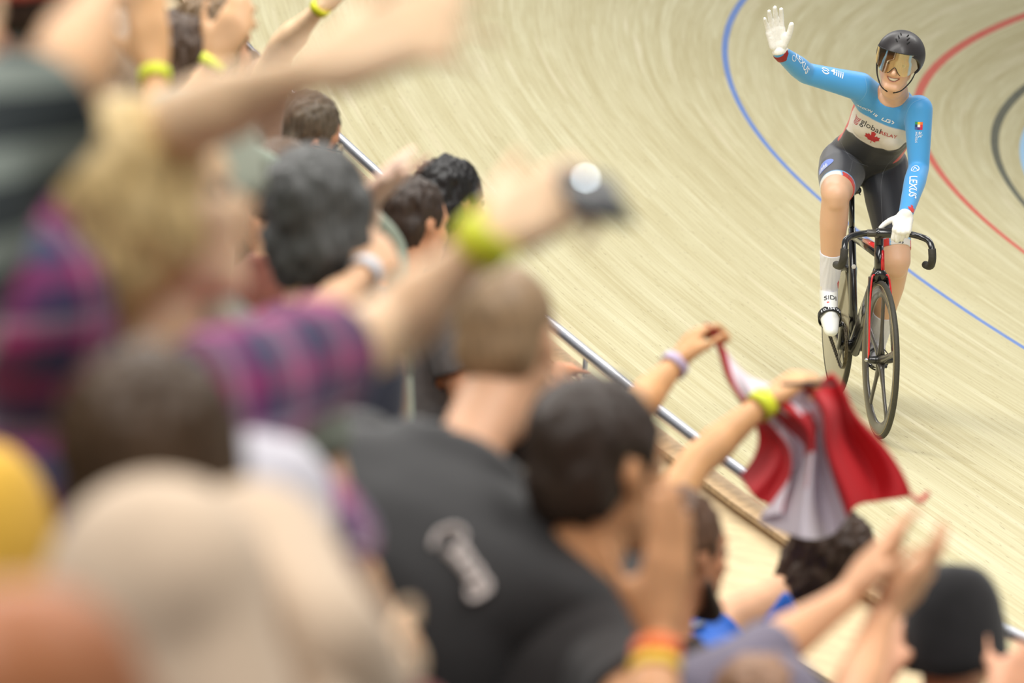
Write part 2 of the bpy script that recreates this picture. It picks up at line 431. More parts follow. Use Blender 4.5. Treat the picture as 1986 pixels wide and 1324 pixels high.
def head_prims(bm, H, R_, Fw, Up, s=1.0, ears=True, detail=False):
    def P(x, y, z): return H + (R_ * x + Fw * y + Up * z) * s
    def el(c, a, b, cc): ellipsoid(bm, P(*c), (R_ * (a * s), Fw * (b * s), Up * (cc * s)))
    el((0, -.008, .035), .075, .095, .088); el((0, .028, -.028), .058, .060, .074)
    capsule(bm, P(-.018, .062, -.094), .018 * s, P(.018, .062, -.094), .018 * s)
    for x in (-1, 1):
        capsule(bm, P(x * .054, .0, -.045), .016 * s, P(x * .022, .058, -.092), .016 * s)
        capsule(bm, P(x * .030, .068, -.018), .021 * s, P(x * .048, .045, -.012), .02 * s)
        capsule(bm, P(x * .012, .080, .034), .0105 * s, P(x * .042, .068, .032), .012 * s)
        if ears:
            capsule(bm, P(x * .076, -.010, .016), .0125 * s, P(x * .074, -.002, -.022), .010 * s, 12, 4, .6, Fw)
            capsule(bm, P(x * .083, -.022, .018), .008 * s, P(x * .081, -.018, -.006), .008 * s, 10, 3)
    capsule(bm, P(0, .084, .018), .009 * s, P(0, .106, -.026), .0125 * s)
    for x in (-1, 1): capsule(bm, P(x * .012, .090, -.030), .008 * s, P(x * .014, .088, -.029), .008 * s)
    if not detail:
        capsule(bm, P(-.018, .083, -.055), .008 * s, P(.018, .083, -.055), .008 * s)
        capsule(bm, P(-.014, .080, -.067), .009 * s, P(.014, .080, -.067), .009 * s)
    capsule(bm, P(0, -.025, -.03), .058 * s, P(0, -.030, -.11), .054 * s)
def hair_mesh(name, H, R_, Fw, Up, s, style, material, parent, seed=0):
    bm = bmesh.new()
    def P(x, y, z): return H + (R_ * x + Fw * y + Up * z) * s
    def el(c, a, b, cc): ellipsoid(bm, P(*c), (R_ * (a * s), Fw * (b * s), Up * (cc * s)))
    vox = .009; amp = .008
    if style == 'short':
        el((0, -.022, .052), .084, .098, .088); el((0, -.05, .0), .078, .066, .075)
        for x in (-1, 1): capsule(bm, P(x * .068, .015, .045), .018 * s, P(x * .07, .02, .01), .012 * s)
    elif style == 'buzz':
        el((0, -.016, .042), .0775, .094, .0885); el((0, -.045, .0), .070, .064, .072); amp = .0015
    elif style == 'fringe':      # balding, hair round the back and sides
        el((0, -.035, .012), .083, .080, .060); amp = .003
    elif style == 'bob':
        el((0, -.025, .05), .094, .108, .098); el((0, -.058, -.03), .088, .062, .095)
        for x in (-1, 1): capsule(bm, P(x * .075, .0, .04), .034 * s, P(x * .072, -.01, -.08), .030 * s)
        amp = .012
    elif style == 'long':
        el((0, -.025, .05), .092, .106, .096); capsule(bm, P(0, -.06, 0), .085 * s, P(0, -.09, -.18), .085 * s, 20, 6, .6, R_)
        for x in (-1, 1): capsule(bm, P(x * .07, -.01, .03), .034 * s, P(x * .075, -.05, -.18), .042 * s)
        capsule(bm, P(-.05, -.10, -.18), .05 * s, P(-.03, -.10, -.30), .03 * s); capsule(bm, P(.05, -.10, -.18), .05 * s, P(.03, -.10, -.29), .03 * s)
        amp = .014
    elif style == 'pony':
        el((0, -.02, .048), .084, .100, .090); el((0, -.05, .0), .076, .062, .07)
        pts = catmull([P(0, -.10, .06), P(0, -.15, .05), P(0, -.175, -.03), P(0, -.165, -.12), P(0, -.15, -.18)], 5)
        tube(bm, pts, [.022 * s + .016 * s * math.sin(math.pi * i / (len(pts) - 1)) for i in range(len(pts))], 14)
        capsule(bm, P(0, -.085, .06), .03 * s, P(0, -.12, .06), .022 * s)
    elif style == 'bowl':
        el((0, -.02, .045), .094, .108, .100); el((0, -.05, -.02), .084, .072, .085)
        for x in (-1, 1): el((x * .060, -.01, .0), .036, .06, .07)
        amp = .010
    elif style == 'curly':
        rn = random.Random(seed)
        el((0, -.02, .06), .088, .100, .092); el((0, -.06, .0), .085, .07, .08)
        for k in range(60):
            a = rn.uniform(0, 2 * math.pi); e = rn.uniform(-.6, 1.5); x = math.cos(e) * math.cos(a); y = math.cos(e) * math.sin(a); z = math.sin(e)
            if y > .45 and z < .5: continue
            c = P(x * .088, -.025 + y * .098, .05 + z * .09); ellipsoid(bm, c, (R_ * .022 * s, Fw * .022 * s, Up * .022 * s), 10, 6)
        amp = .012
    V, fs = voxel_union(bm, vox * s, 5)
    N = vnormals(V, fs); Hn = np.array(H); Un = np.array(Up)
    out = []
    for v, n in zip(V, N):
        q = v - Hn; q2 = q - Un * (q @ Un) * .78     # strands run down: noise stretched along the head's up axis
        out.append(v + n * amp * (noise.noise(Vector(q2) * 75 + Vector((seed, 0, 0))) + .6 * noise.noise(Vector(q2) * 150)))
    return mesh_obj(name, to_mesh(name, out, fs), material, parent)
def hair_mat(nm, col):
    return mat('hair_' + nm, col, .5, 0, .38, 42, .35, stretch=(3, 3, .5))
def cloth(nm, col, var=.1, rough=.85, scale=40): return mat('cloth_' + nm, col, rough, 0, var, scale, .2, sheen=.15)
def person(label, head, yaw=0, pitch=0, roll=0, hs=1.0, skin_c=(224, 178, 140), hair=('short', 'brown', (70, 50, 35)),
           shirt=None, sleeve=.5, lean=(0, 0), arms=(), pants=None, vox=.011, thick=.016, turn=None, hood=None, shoulder_w=1.0, group=None, sh=None, logo=None, neck_drop=0, torso=1.0, fh=0):
    """head: (px, py, depth) of the skull centre. yaw: degrees to the right of straight away from the camera."""
    H = at(*head)
    ya = math.radians(yaw); Up0 = Vector((0, 0, 1))
    M = Matrix.Rotation(-ya, 3, 'Z') @ Matrix.Rotation(math.radians(pitch), 3, 'X') @ Matrix.Rotation(math.radians(roll), 3, 'Y')
    R_, Fw, Up = M @ Vector((1, 0, 0)), M @ Vector((0, 1, 0)), M @ Vector((0, 0, 1))
    tb = math.radians(yaw if turn is None else turn)
    bR = Vector((math.cos(tb), -math.sin(tb), 0)); bF = Vector((math.sin(tb), math.cos(tb), 0))
    neck = H + Up * (-.12 * hs) - Fw * .03 * hs
    base = neck + Vector((0, 0, -.05 - neck_drop)) - bF * (.02 + fh)
    fz = floor_z(H); 
    hip_h = (H.z - fz) * .545
    lx, ly = lean     # lean of the trunk forward and to the right, metres over the trunk
    pel = Vector((base.x, base.y, 0)) - bF * lx - bR * ly; pel.z = max(fz + hip_h, base.z - .62)
    ax = (base - pel); tl = ax.length; az = ax.normalized(); ay = bF - az * bF.dot(az); ay.normalize(); axx = ay.cross(az)
    foot_u = pel.copy()
    g = 1.0 * shoulder_w; L = lambda t: pel + ax * t
    bm = bmesh.new()
    secs = [(-.06, .12, .09), (0, .165, .115), (.12, .172, .12), (.35, .150, .105), (.55, .158, .115), (.72, .176, .122), (.85, .185 * g, .105), (.93, .14 * g, .085), (.99, .075, .065), (1.04, .055, .055)]
    loft(bm, [(L(t), axx * (a * torso), ay * (b * torso)) for t, a, b in secs], 32, 2.2)
    capsule(bm, base, .056, H + Up * (-.05) - Fw * .025, .054)
    head_prims(bm, H, R_, Fw, Up, hs)
    bones = [(pel, base, .13)]
    bones.append((base + Vector((0, 0, .03)), H, .05))   # neck and head = 1
    # legs
    legs = []
    for sx in (-1, 1):
        hp = pel + axx * sx * .085 - az * .03; ft = Vector((hp.x + axx.x * sx * .03, hp.y + axx.y * sx * .03, floor_z(hp) + .05))
        kn = hp.lerp(ft, .5) + bF * .03
        capsule(bm, hp, .088, kn, .058); capsule(bm, kn, .056, kn.lerp(ft, .35), .058); capsule(bm, kn.lerp(ft, .35), .058, ft, .038)
        capsule(bm, ft - bF * .03, .036, ft + bF * .14 - Vector((0, 0, .015)), .03)
        legs.append((hp, kn, ft)); bones.append((hp, kn, .07)); bones.append((kn, ft, .05))
    arm_b = {}
    keepc = []
    sides = {a['side']: a for a in arms}
    for sx in (-1, 1):
        sh0 = L(.86) + axx * sx * .195 * g
        a = sides.get(sx)
        if a is None:
            el = sh0 + axx * sx * .06 - az * .27 + bF * .03; wr = el + bF * .17 - Vector((0, 0, 1)) * .14 - axx * sx * .06; hd = (wr - el).normalized(); pn = -axx * sx; cu = .5; hsz = 1
        else:
            if a.get('sh'): sh0 = at(*a['sh'])
            el = at(*a['el']); wr = at(*a['wr']); tip = at(*a['tip']); hd = (tip - wr).normalized(); pn = a.get('pn', CF); cu = a.get('curl', .3); hsz = a.get('hs', 1)
            if isinstance(pn, tuple): pn = CR * pn[0] + CU * pn[1] + CF * pn[2]
        capsule(bm, L(.84) + axx * sx * .1, .07, sh0, .062); capsule(bm, sh0, .060, sh0.lerp(el, .45), .052); capsule(bm, sh0.lerp(el, .45), .052, el, .042)
        capsule(bm, el, .043, el.lerp(wr, .35), .044); capsule(bm, el.lerp(wr, .35), .044, wr, .027, flat=.85, ref=pn)
        hand_prims(bm, wr + hd * .01, hd, pn, sx, cu, a.get('spread', .12) if a else .08, hsz)
        arm_b[sx] = (len(bones), sh0, el, wr, hd, pn); bones.append((sh0, el, .05)); bones.append((el, wr, .038)); bones.append((wr, wr + hd * .17, .04)); keepc.append(wr + hd * .1)
    kp = np.array([list(p) for p in keepc])
    def keep(V):
        k = np.zeros(len(V))
        for p in kp: k = np.maximum(k, np.clip((.13 - np.linalg.norm(V - p, axis=1)) / .03, 0, 1))
        k = np.maximum(k, np.clip((.10 - np.linalg.norm(V - np.array(H + Fw * .05), axis=1)) / .03, 0, .8))
        return k * .85
    V, fs = voxel_union(bm, vox, 7, keep)
    N = vnormals(V, fs); bid, bt = seg_info(V, bones)
    root = empty('person', (foot_u.x, foot_u.y, floor_z(foot_u)), label, 'person', group)
    Wp = parent_inv(root)
    body = mesh_obj('body', to_mesh('body', V, fs), skin(skin_c), root)
    if shirt is not None:
        sm, sl = shirt, sleeve
        rb = V - np.array(base); hb_ = rb @ np.array(az); rad = np.linalg.norm(rb - np.outer(hb_, np.array(az)), axis=1)
        mk = ((bid == 0) | (bid == 1)) & ((hb_ < .02) | ((rad > .082) & (hb_ < .34))) & (np.linalg.norm(V - np.array(H), axis=1) > .135 * hs)
        for sx in (-1, 1):
            b0 = arm_b[sx][0]; s_ = sl[0 if sx < 0 else 1] if isinstance(sl, tuple) else sl
            mk |= (bid == b0) & (bt < min(s_, 1) + .0)
            if s_ >= 1: mk |= (bid == b0)
            if s_ > 1: mk |= (bid == b0 + 1) & (bt < s_ - 1)
        mk |= ((bid == 2) | (bid == 4)) & (bt < .18)
        shell('shirt', V, N, fs, mk, thick, sm, root, wob=.010)
    pm = pants or cloth('navy_jeans', (44, 50, 66))
    mk = ((bid >= 2) & (bid <= 5)) & ~(((bid == 3) | (bid == 5)) & (bt > .93)); mk |= (bid == 0) & (bt < .12)
    shell('trousers', V, N, fs, mk, .009, pm, root)
    for q_ in (3, 5):
        mk = (bid == q_) & (bt > .9) & ((V @ np.array(axx)) * (1 if q_ == 5 else -1) > (np.array(pel) @ np.array(axx)) * (1 if q_ == 5 else -1))
        if mk.any(): shell('shoe', V, N, fs, mk, .012, cloth('shoe_grey', (60, 60, 64)), root)
    if hair and hair[0] != 'none': hair_mesh('hair', H, R_, Fw, Up, hs, hair[0], hair_mat(hair[1], hair[2]), root, len(label))
    for x in (-1, 1):
        bm = bmesh.new(); c = H + (R_ * x * .030 + Fw * .076 + Up * .008) * hs; ellipsoid(bm, c, (R_ * .012, Fw * .012, Up * .012), 12, 8); bm_obj('eye', bm, mat('eye_dark', (60, 45, 38), .2), root)
    info = dict(root=root, H=H, R=R_, F=Fw, U=Up, hs=hs, arm=arm_b, base=base, V=V, N=N, fs=fs, L=L, ax=axx, ay=ay, az=az)
    return info
def band(info, sx, col, nm, wdt=.022, off=.02, r=.034, emit=0, label=None, part='wristband'):
    b0, sh0, el, wr, hd, pn = info['arm'][sx]
    d = (wr - el).normalized(); c = wr - d * off
    x, y, z = frame_z(d, pn)
    bm = bmesh.new(); n = 28; prof = [(-wdt / 2, 0), (-wdt / 2, .003), (wdt / 2, .003), (wdt / 2, 0)]
    lp = []
    for h, o in prof: lp.append([bm.verts.new(c + z * h + (x * math.cos(2 * math.pi * k / n) + y * .9 * math.sin(2 * math.pi * k / n)) * (r + o)) for k in range(n)])
    for a, b in zip(lp, lp[1:] + lp[:1]):
        for k in range(n): bm.faces.new((a[k], a[(k + 1) % n], b[(k + 1) % n], b[k]))
    o = bm_obj(part, bm, mat('band_' + nm, col, .45, var=.04), info['root'])
    if label: o['label'] = label
    return o
def cap(info, style, material, label=None, s=1.0):
    H, R_, Fw, Up, hs = info['H'], info['R'], info['F'], info['U'], info['hs'] * s
    bm = bmesh.new(); rows = []; n = 36
    for i in range(13):
        e = math.pi / 2 * i / 12; row = []
        for k in range(n):
            a = 2 * math.pi * k / n
            low = -.025 if style == 'beanie' else .018
            z0 = low + (.02 if style == 'beanie' else .012) * math.sin(a)
            z = z0 + (.138 - z0) * math.sin(e); rr = math.cos(e) ** (.55 if style == 'beanie' else .6)
            q = H + (R_ * (.089 * rr * math.cos(a)) + Fw * (-.010 + .107 * rr * math.sin(a)) + Up * z) * hs
            row.append(bm.verts.new(q + (q - H).normalized() * (.003 * noise.noise(q * 30))))
        rows.append(row)
    for a, b in zip(rows, rows[1:]):
        for k in range(n): bm.faces.new((a[k], a[(k + 1) % n], b[(k + 1) % n], b[k]))
    bmesh.ops.remove_doubles(bm, verts=rows[-1], dist=.002)
    nm = 'beanie' if style == 'beanie' else 'cap'
    o = bm_obj(nm, bm, material, info['root'])
    so = o.modifiers.new('s', 'SOLIDIFY'); so.thickness = .004; so.offset = 1
    if style == 'cap':
        bm = bmesh.new(); top = []; 
        for r in range(6):
            row = []
            for k in range(13):
                a = math.radians(-62 + 124 * k / 12); rr = .100 + .062 * r / 5 * math.cos(a) ** .6
                row.append(bm.verts.new(H + (R_ * (.92 * rr * math.sin(a)) + Fw * (rr * math.cos(a)) + Up * (.026 - .010 * r / 5 - .010 * math.sin(a) ** 2)) * hs))
            top.append(row)
        for a, b in zip(top, top[1:]):
            for k in range(12): bm.faces.new((a[k], a[k + 1], b[k + 1], b[k]))
        p = bm_obj('peak', bm, material, o); so = p.modifiers.new('s', 'SOLIDIFY'); so.thickness = .003
    if label: o['label'] = label
    return o
def plaid_mat():
    m, nt, b = newmat('plaid_flannel'); N = nt.nodes.new; L = nt.links.new
    tc = N('ShaderNodeTexCoord'); sp = N('ShaderNodeSeparateXYZ'); L(tc.outputs['Object'], sp.inputs[0])
    def band_(ax, sc, off, col0, col1, pos):
        mu = N('ShaderNodeMath'); mu.operation = 'MULTIPLY_ADD'; L(ax, mu.inputs[0]); mu.inputs[1].default_value = sc; mu.inputs[2].default_value = off
        fr = N('ShaderNodeMath'); fr.operation = 'FRACT'; L(mu.outputs[0], fr.inputs[0])
        r = N('ShaderNodeValToRGB'); r.color_ramp.interpolation = 'CONSTANT'; els = pos
        while len(r.color_ramp.elements) < len(els): r.color_ramp.elements.new(.5)
        for e, (p, c) in zip(r.color_ramp.elements, els): e.position = p; e.color = lin(c)
        L(fr.outputs[0], r.inputs[0]); return r.outputs[0]
    cols = [(0, (44, 50, 86)), (.34, (150, 30, 96)), (.5, (196, 168, 186)), (.6, (150, 40, 110)), (.8, (92, 50, 96))]
    ad = N('ShaderNodeMath'); ad.operation = 'MULTIPLY_ADD'; L(sp.outputs[1], ad.inputs[0]); ad.inputs[1].default_value = .8; L(sp.outputs[0], ad.inputs[2])
    a = band_(ad.outputs[0], 8.0, .1, 0, 0, cols); c = band_(sp.outputs[2], 8.0, .35, 0, 0, [(0, (52, 56, 90)), (.3, (180, 60, 130)), (.45, (190, 175, 196)), (.55, (70, 54, 96)), (.8, (150, 40, 100))])
    mx = N('ShaderNodeMix'); mx.data_type = 'RGBA'; mx.inputs[0].default_value = .5; L(a, mx.inputs[6]); L(c, mx.inputs[7]); L(mx.outputs[2], b.inputs['Base Color'])
    b.inputs['Roughness'].default_value = .9; b.inputs['Sheen Weight'].default_value = .2
    return m
def stripe_mat():
    m, nt, b = newmat('striped_sleeve'); N = nt.nodes.new; L = nt.links.new
    tc = N('ShaderNodeTexCoord'); sp = N('ShaderNodeSeparateXYZ'); L(tc.outputs['Object'], sp.inputs[0])
    mu = N('ShaderNodeMath'); mu.operation = 'MULTIPLY'; L(sp.outputs[2], mu.inputs[0]); mu.inputs[1].default_value = 13.5
    fr = N('ShaderNodeMath'); fr.operation = 'FRACT'; L(mu.outputs[0], fr.inputs[0])
    r = N('ShaderNodeValToRGB'); r.color_ramp.interpolation = 'CONSTANT'; r.color_ramp.elements[0].color = lin((20, 30, 32)); r.color_ramp.elements[1].position = .62; r.color_ramp.elements[1].color = lin((118, 126, 118))
    L(fr.outputs[0], r.inputs[0]); L(r.outputs[0], b.inputs['Base Color']); b.inputs['Roughness'].default_value = .85
    return m
# ------------------------------------------------------------------ the crowd
FAIR, TAN, PINK, WARM = (234, 198, 158), (214, 164, 118), (226, 170, 148), (222, 172, 124)
def A(side, el, wr, tip, pn=CF, curl=.3, sh=None, spread=.12, hs=1.0): return dict(side=side, el=el, wr=wr, tip=tip, pn=pn, curl=curl, sh=sh, spread=spread, hs=hs)
def TX(P): return Vector(P)
YEL = (232, 240, 60)
GR = 'spectators in the stand'
# nearest rows
p = person('blonde spectator in a pink and navy plaid shirt with a wide yellow wristband', (285, 432, 6.3), yaw=72, pitch=16, roll=-6, hs=1.04, hair=('bowl', 'blonde', (208, 180, 124)), skin_c=(236, 200, 162),
           shirt=plaid_mat(), sleeve=.62, turn=40, thick=.022, lean=(.1, .06), torso=1.35, neck_drop=.04, shoulder_w=1.2,
           arms=[A(1, (760, 640, 6.5), (945, 462, 6.45), (1135, 352, 6.5), (.3, -.3, .9), .9, sh=(430, 770, 6.2), hs=1.12),
                 A(-1, (25, 370, 6.4), (-80, 200, 6.4), (-130, 60, 6.4), CF, .3, sh=(70, 600, 6.2))], vox=.009)
band(p, 1, YEL, 'neon', .042, .0, .036)
PH = p
p = person('pale haired spectator stretching a long bare arm over the plaid shirt towards the track', (322, 385, 7.5), yaw=50, hair=('buzz', 'pale', (236, 214, 182)), skin_c=FAIR,
           shirt=cloth('sand_tee', (170, 150, 126)), sleeve=.3, turn=40,
           arms=[A(1, (375, 228, 6.2), (600, 138, 6.1), (785, 66, 6.1), (0, -.6, .8), .3, sh=(205, 330, 6.9), spread=.2, hs=1.15)], vox=.010)
p = person('spectator at the left edge in a black and grey striped sleeve raising a forearm', (-420, 330, 5.0), yaw=40, hair=('short', 'darkbrown', (60, 44, 34)), skin_c=WARM, shirt=stripe_mat(), sleeve=.84, turn=40, thick=.022,
           arms=[A(1, (128, 150, 5.4), (215, -30, 5.6), (265, -150, 5.8), CF, .3, sh=(-90, 370, 5.3))], vox=.010)
p = person('spectator at the lower left wearing a beige hood pulled up over the head', (325, 1250, 4.85), yaw=15, pitch=-5, hs=.92, hair=None, skin_c=FAIR, shirt=cloth('beige_fleece', (214, 190, 164), .12, .95, 12), sleeve=1.9, turn=20, thick=.024, neck_drop=-.03,
           arms=[A(1, (600, 1240, 4.9), (720, 1345, 5.1), (820, 1365, 5.3), CF, .4, sh=(500, 1110, 5.0))], shoulder_w=.8, vox=.010)
HOOD = p
p = person('bald spectator with warm orange-brown skin at the bottom left corner', (60, 1475, 3.7), yaw=40, hair=None, skin_c=(180, 112, 68), shirt=cloth('rust_top', (120, 66, 40)), turn=30, vox=.011)
p = person('brown haired spectator between the plaid shirt and the beige hood', (305, 925, 5.1), yaw=20, hs=.86, hair=('bowl', 'brown', (74, 54, 34)), skin_c=FAIR, shirt=cloth('umber_tee', (88, 66, 50)), turn=20, vox=.011)
p = person('spectator in a yellow cap cut off by the left edge', (-50, 1120, 6.0), yaw=30, hair=('buzz', 'tawny', (140, 110, 70)), shirt=cloth('ochre_tee', (190, 150, 80)), turn=20, vox=.012)
cap(p, 'beanie', cloth('yellow_knit', (232, 182, 62)), 'yellow knitted cap')
p = person('spectator in a white cap and dark red shirt behind the beige hooded top', (505, 1062, 6.1), yaw=25, pitch=-15, hs=.76, hair=('buzz', 'dark', (50, 36, 30)), skin_c=FAIR, shirt=cloth('maroon_tee', (128, 46, 40)), sleeve=1.9, turn=30, vox=.011, thick=.02, torso=1.0)
cap(p, 'cap', cloth('white_cotton', (224, 220, 228)), 'white cotton cap', 1.12)
p = person('man in a black shirt with white script on its back and closely shaved head', (985, 672, 8.9), yaw=22, pitch=-8, hs=1.0, hair=('buzz', 'shaved', (150, 122, 90)), skin_c=(226, 176, 140), shirt=cloth('black_cotton', (31, 29, 30), .15, .7, 60), sleeve=(1.95, .95), turn=30, lean=(.46, .20), thick=.036, torso=1.55, shoulder_w=1.25, neck_drop=.02, fh=.13,
           arms=[A(1, (1180, 1010, 9.3), (1150, 850, 9.7), (1105, 735, 9.8), (-.8, 0, .3), .3), A(-1, (690, 1090, 9.1), (900, 1100, 9.6), (1000, 1000, 9.8), (.8, 0, .3), .3, sh=(680, 910, 8.8))], vox=.010)
SHAVED = p
p = person('dark haired spectator in black holding a hand with an orange wristband beside the face', (1168, 922, 8.6), yaw=48, pitch=-5, hs=1.12, hair=('short', 'darkest', (50, 36, 26)), skin_c=(216, 158, 112), shirt=cloth('black_jersey', (34, 30, 30)), sleeve=.5, turn=45, lean=(.16, 0),
           arms=[A(1, (1262, 1400, 8.2), (1275, 1235, 8.3), (1312, 985, 8.3), (-.6, 0, .8), .12, sh=(1190, 1330, 8.4), spread=.04, hs=1.15)], vox=.0095)
band(p, 1, (240, 120, 60), 'orange', .030, .035, .036); band(p, 1, (238, 196, 60), 'amber', .022, .062, .037)
p = person('grey green capped spectator between the blonde head and the dark grey hair', (388, 352, 8.2), yaw=45, hair=('buzz', 'ash', (120, 112, 96)), shirt=cloth('grey_green_tee', (110, 116, 104)), turn=40, vox=.012)
cap(p, 'beanie', cloth('sage_knit', (176, 182, 164)), 'sage knitted cap')
p = person('spectator with rounded dark grey hair and a white wristband above a navy shoulder', (628, 432, 10.4), yaw=35, hair=('bob', 'charcoal', (84, 84, 82)), shirt=cloth('navy_knit', (38, 42, 60)), sleeve=.6, turn=35, lean=(.1, 0),
           arms=[A(1, (632, 610, 10.2), (708, 528, 10.3), (755, 480, 10.4), CF, .5, sh=(600, 660, 10.2))], vox=.011)
band(p, 1, (228, 232, 240), 'white', .02, 0, .031)
p = person('brown haired spectator partly hidden behind the dark grey hair', (558, 372, 14.2), yaw=40, hair=('short', 'umber', (92, 68, 46)), shirt=cloth('brick_tee', (122, 66, 50)), turn=40, vox=.012)
p = person('spectator hidden behind the dark grey hair with one open pink palm raised', (652, 455, 12.2), yaw=40, hair=('short', 'brown2', (70, 50, 36)), skin_c=(246, 208, 184), shirt=cloth('tan_tee', (160, 130, 100)), sleeve=.4, turn=40,
           arms=[A(1, (690, 440, 11.8), (718, 385, 11.0), (778, 292, 10.8), (0, -.6, .8), .15, sh=(650, 520, 11.9), hs=1.15, spread=.04)], vox=.011)
p = person('bearded brown haired man looking at the track left of the blue shirt', (1322, 1080, 10.9), yaw=52, pitch=-6, hair=('short', 'chestnut', (92, 64, 44)), skin_c=(208, 146, 108), shirt=cloth('dark_brown_tee', (52, 38, 32)), turn=45, vox=.010)
bm = bmesh.new(); H_, R__, F_, U_ = p['H'], p['R'], p['F'], p['U']
for x in (-1, 1): capsule(bm, H_ + R__ * x * .058 + F_ * .012 - U_ * .045, .017, H_ + R__ * x * .03 + F_ * .058 - U_ * .10, .022)
capsule(bm, H_ - R__ * .02 + F_ * .066 - U_ * .105, .026, H_ + R__ * .02 + F_ * .066 - U_ * .105, .026)
V_, f_ = voxel_union(bm, .008, 4); mesh_obj('beard', to_mesh('beard', V_, f_), hair_mat('beard', (48, 34, 26)), p['root'])
p = person('clapping spectator in a lavender grey long sleeve, both hands held up near the black beanie', (1500, 1430, 9.0), yaw=50, hair=('short', 'sandy', (150, 110, 80)), skin_c=(220, 164, 122), shirt=cloth('lavender_knit', (120, 112, 128)), sleeve=(1.25, .9), turn=45,
           arms=[A(-1, (1450, 1290, 9.1), (1640, 1160, 9.3), (1742, 1000, 9.4), (.9, 0, .5), .12, sh=(1320, 1370, 9.0), spread=.16, hs=1.08), A(1, (1640, 1400, 9.1), (1712, 1195, 9.35), (1850, 1045, 9.45), (-.7, .4, .5), .15, sh=(1560, 1420, 9.0), spread=.14, hs=1.08)], vox=.009)
CLAP = p
p = person('spectator in a black knitted beanie at the lower right corner', (1852, 1252, 10.8), yaw=20, pitch=-8, hair=('buzz', 'black', (30, 26, 26)), skin_c=(220, 160, 124), shirt=cloth('dark_tee', (44, 40, 42)), sleeve=.5, turn=20,
           arms=[A(-1, (1690, 1420, 10.6), (1708, 1320, 10.7), (1728, 1190, 10.8), (.6, 0, .8), .3), A(1, (2010, 1420, 10.3), (1935, 1345, 10.2), (2010, 1270, 10.3), CF, .6)], vox=.011)
cap(p, 'beanie', cloth('black_knit', (22, 20, 22), .3, .95, 30), 'black knitted cap', 1.1)
p = person('dark haired woman in a bright blue top with a grey strap leaning towards the rail', (1612, 1100, 13.6), yaw=62, pitch=-22, roll=20, hair=('bob', 'espresso', (66, 48, 36)), skin_c=(222, 170, 130), shirt=cloth('royal_blue', (34, 96, 190)), sleeve=.5, turn=66, lean=(.5, -.02), fh=.2, neck_drop=-.03, vox=.010)
BLUE = p
# holder of the flag: hidden behind the dark haired head
p = person('spectator holding up a red and white flag in both hands, yellow and lavender wristbands', (1215, 985, 12.8), yaw=42, hair=('short', 'walnut', (80, 58, 40)), skin_c=(220, 166, 114), shirt=cloth('olive_tee', (96, 86, 62)), sleeve=.35, turn=40, lean=(.1, 0),
           arms=[A(-1, (1225, 800, 13.0), (1308, 708, 13.1), (1358, 632, 13.15), (.8, -.3, .4), 1.25, sh=(1120, 900, 12.8), hs=1.0), A(1, (1345, 900, 12.8), (1485, 778, 12.9), (1575, 715, 12.95), (.3, -.8, .4), 1.15, sh=(1250, 1060, 12.7), hs=1.05)], vox=.009)
band(p, 1, YEL, 'neon', .034, .012, .034); band(p, -1, (200, 184, 214), 'lavender', .022, .0, .031)
FLAGGER = p
# further along the rail
p = person('grey brown haired man in glasses and a navy shirt watching from beside the rail', (598, 266, 17.3), yaw=58, pitch=-22, roll=22, hair=('short', 'greybrown', (96, 84, 68)), skin_c=(224, 164, 130), shirt=cloth('denim_blue', (46, 70, 108)), sleeve=.6, turn=58, lean=(.3, 0), fh=.24, neck_drop=-.03, vox=.009)
GLS = p
p = person('dark brown haired spectator bent forward at the rail', (806, 440, 15.6), yaw=50, pitch=-10, hair=('short', 'sepia', (56, 42, 32)), skin_c=(218, 160, 122), shirt=cloth('grey_tee', (110, 106, 104)), turn=50, vox=.010,
           arms=[A(-1, (735, 470, 17.0), (760, 420, 18.5), (790, 375, 19.4), (.2, -.9, .1), .7)])
p = person('spectator with short curly black hair beyond the dark brown head at the rail', (882, 402, 17.2), yaw=50, hair=('curly', 'jet', (26, 24, 24)), skin_c=(150, 100, 72), shirt=cloth('grey_tee2', (90, 88, 92)), turn=50, vox=.011)
p = person('spectator with wavy light brown hair at the far end of the stand', (420, 92, 15.2), yaw=55, pitch=-10, hair=('bob', 'honey', (120, 94, 62)), skin_c=(226, 170, 132), shirt=cloth('brown_tee', (100, 76, 56)), turn=55, vox=.010)
p = person('dark haired spectator whose raised fist wears a narrow yellow wristband', (352, 146, 13.8), yaw=50, hair=('curly', 'cocoa', (78, 58, 42)), skin_c=(222, 174, 128), shirt=cloth('cream_tee', (200, 184, 150)), sleeve=.4, turn=50,
           arms=[A(1, (345, 235, 13.0), (412, 122, 13.0), (462, 35, 13.0), (.2, .2, .9), .8, sh=(290, 260, 13.2), hs=1.1)], vox=.010)
band(p, 1, YEL, 'neon', .024, .0, .031)
p = person('grey haired spectator holding one hand upright with a yellow wristband', (222, 158, 11.2), yaw=45, hair=('bob', 'silver', (176, 160, 142)), skin_c=(226, 176, 124), shirt=cloth('grey_patterned', (128, 132, 118), .4, .9, 25), sleeve=.4, turn=45,
           arms=[A(1, (306, 300, 10.9), (300, 140, 11.0), (286, -20, 11.0), (-.1, 0, 1), .15, sh=(250, 330, 11.1), spread=.05)], vox=.010)
band(p, 1, YEL, 'neon', .024, .012, .032)
p = person('spectator with a tattooed forearm and black sleeve at the top of the picture', (262, 42, 18.6), yaw=50, hair=('short', 'brown3', (84, 62, 44)), skin_c=(212, 156, 116), shirt=cloth('black_tee', (34, 34, 38)), sleeve=.95, turn=50,
           arms=[A(1, (345, 72, 18.4), (410, -10, 18.6), (440, -60, 18.7), CF, .3, sh=(300, 140, 18.4))], vox=.010)
TAT = p
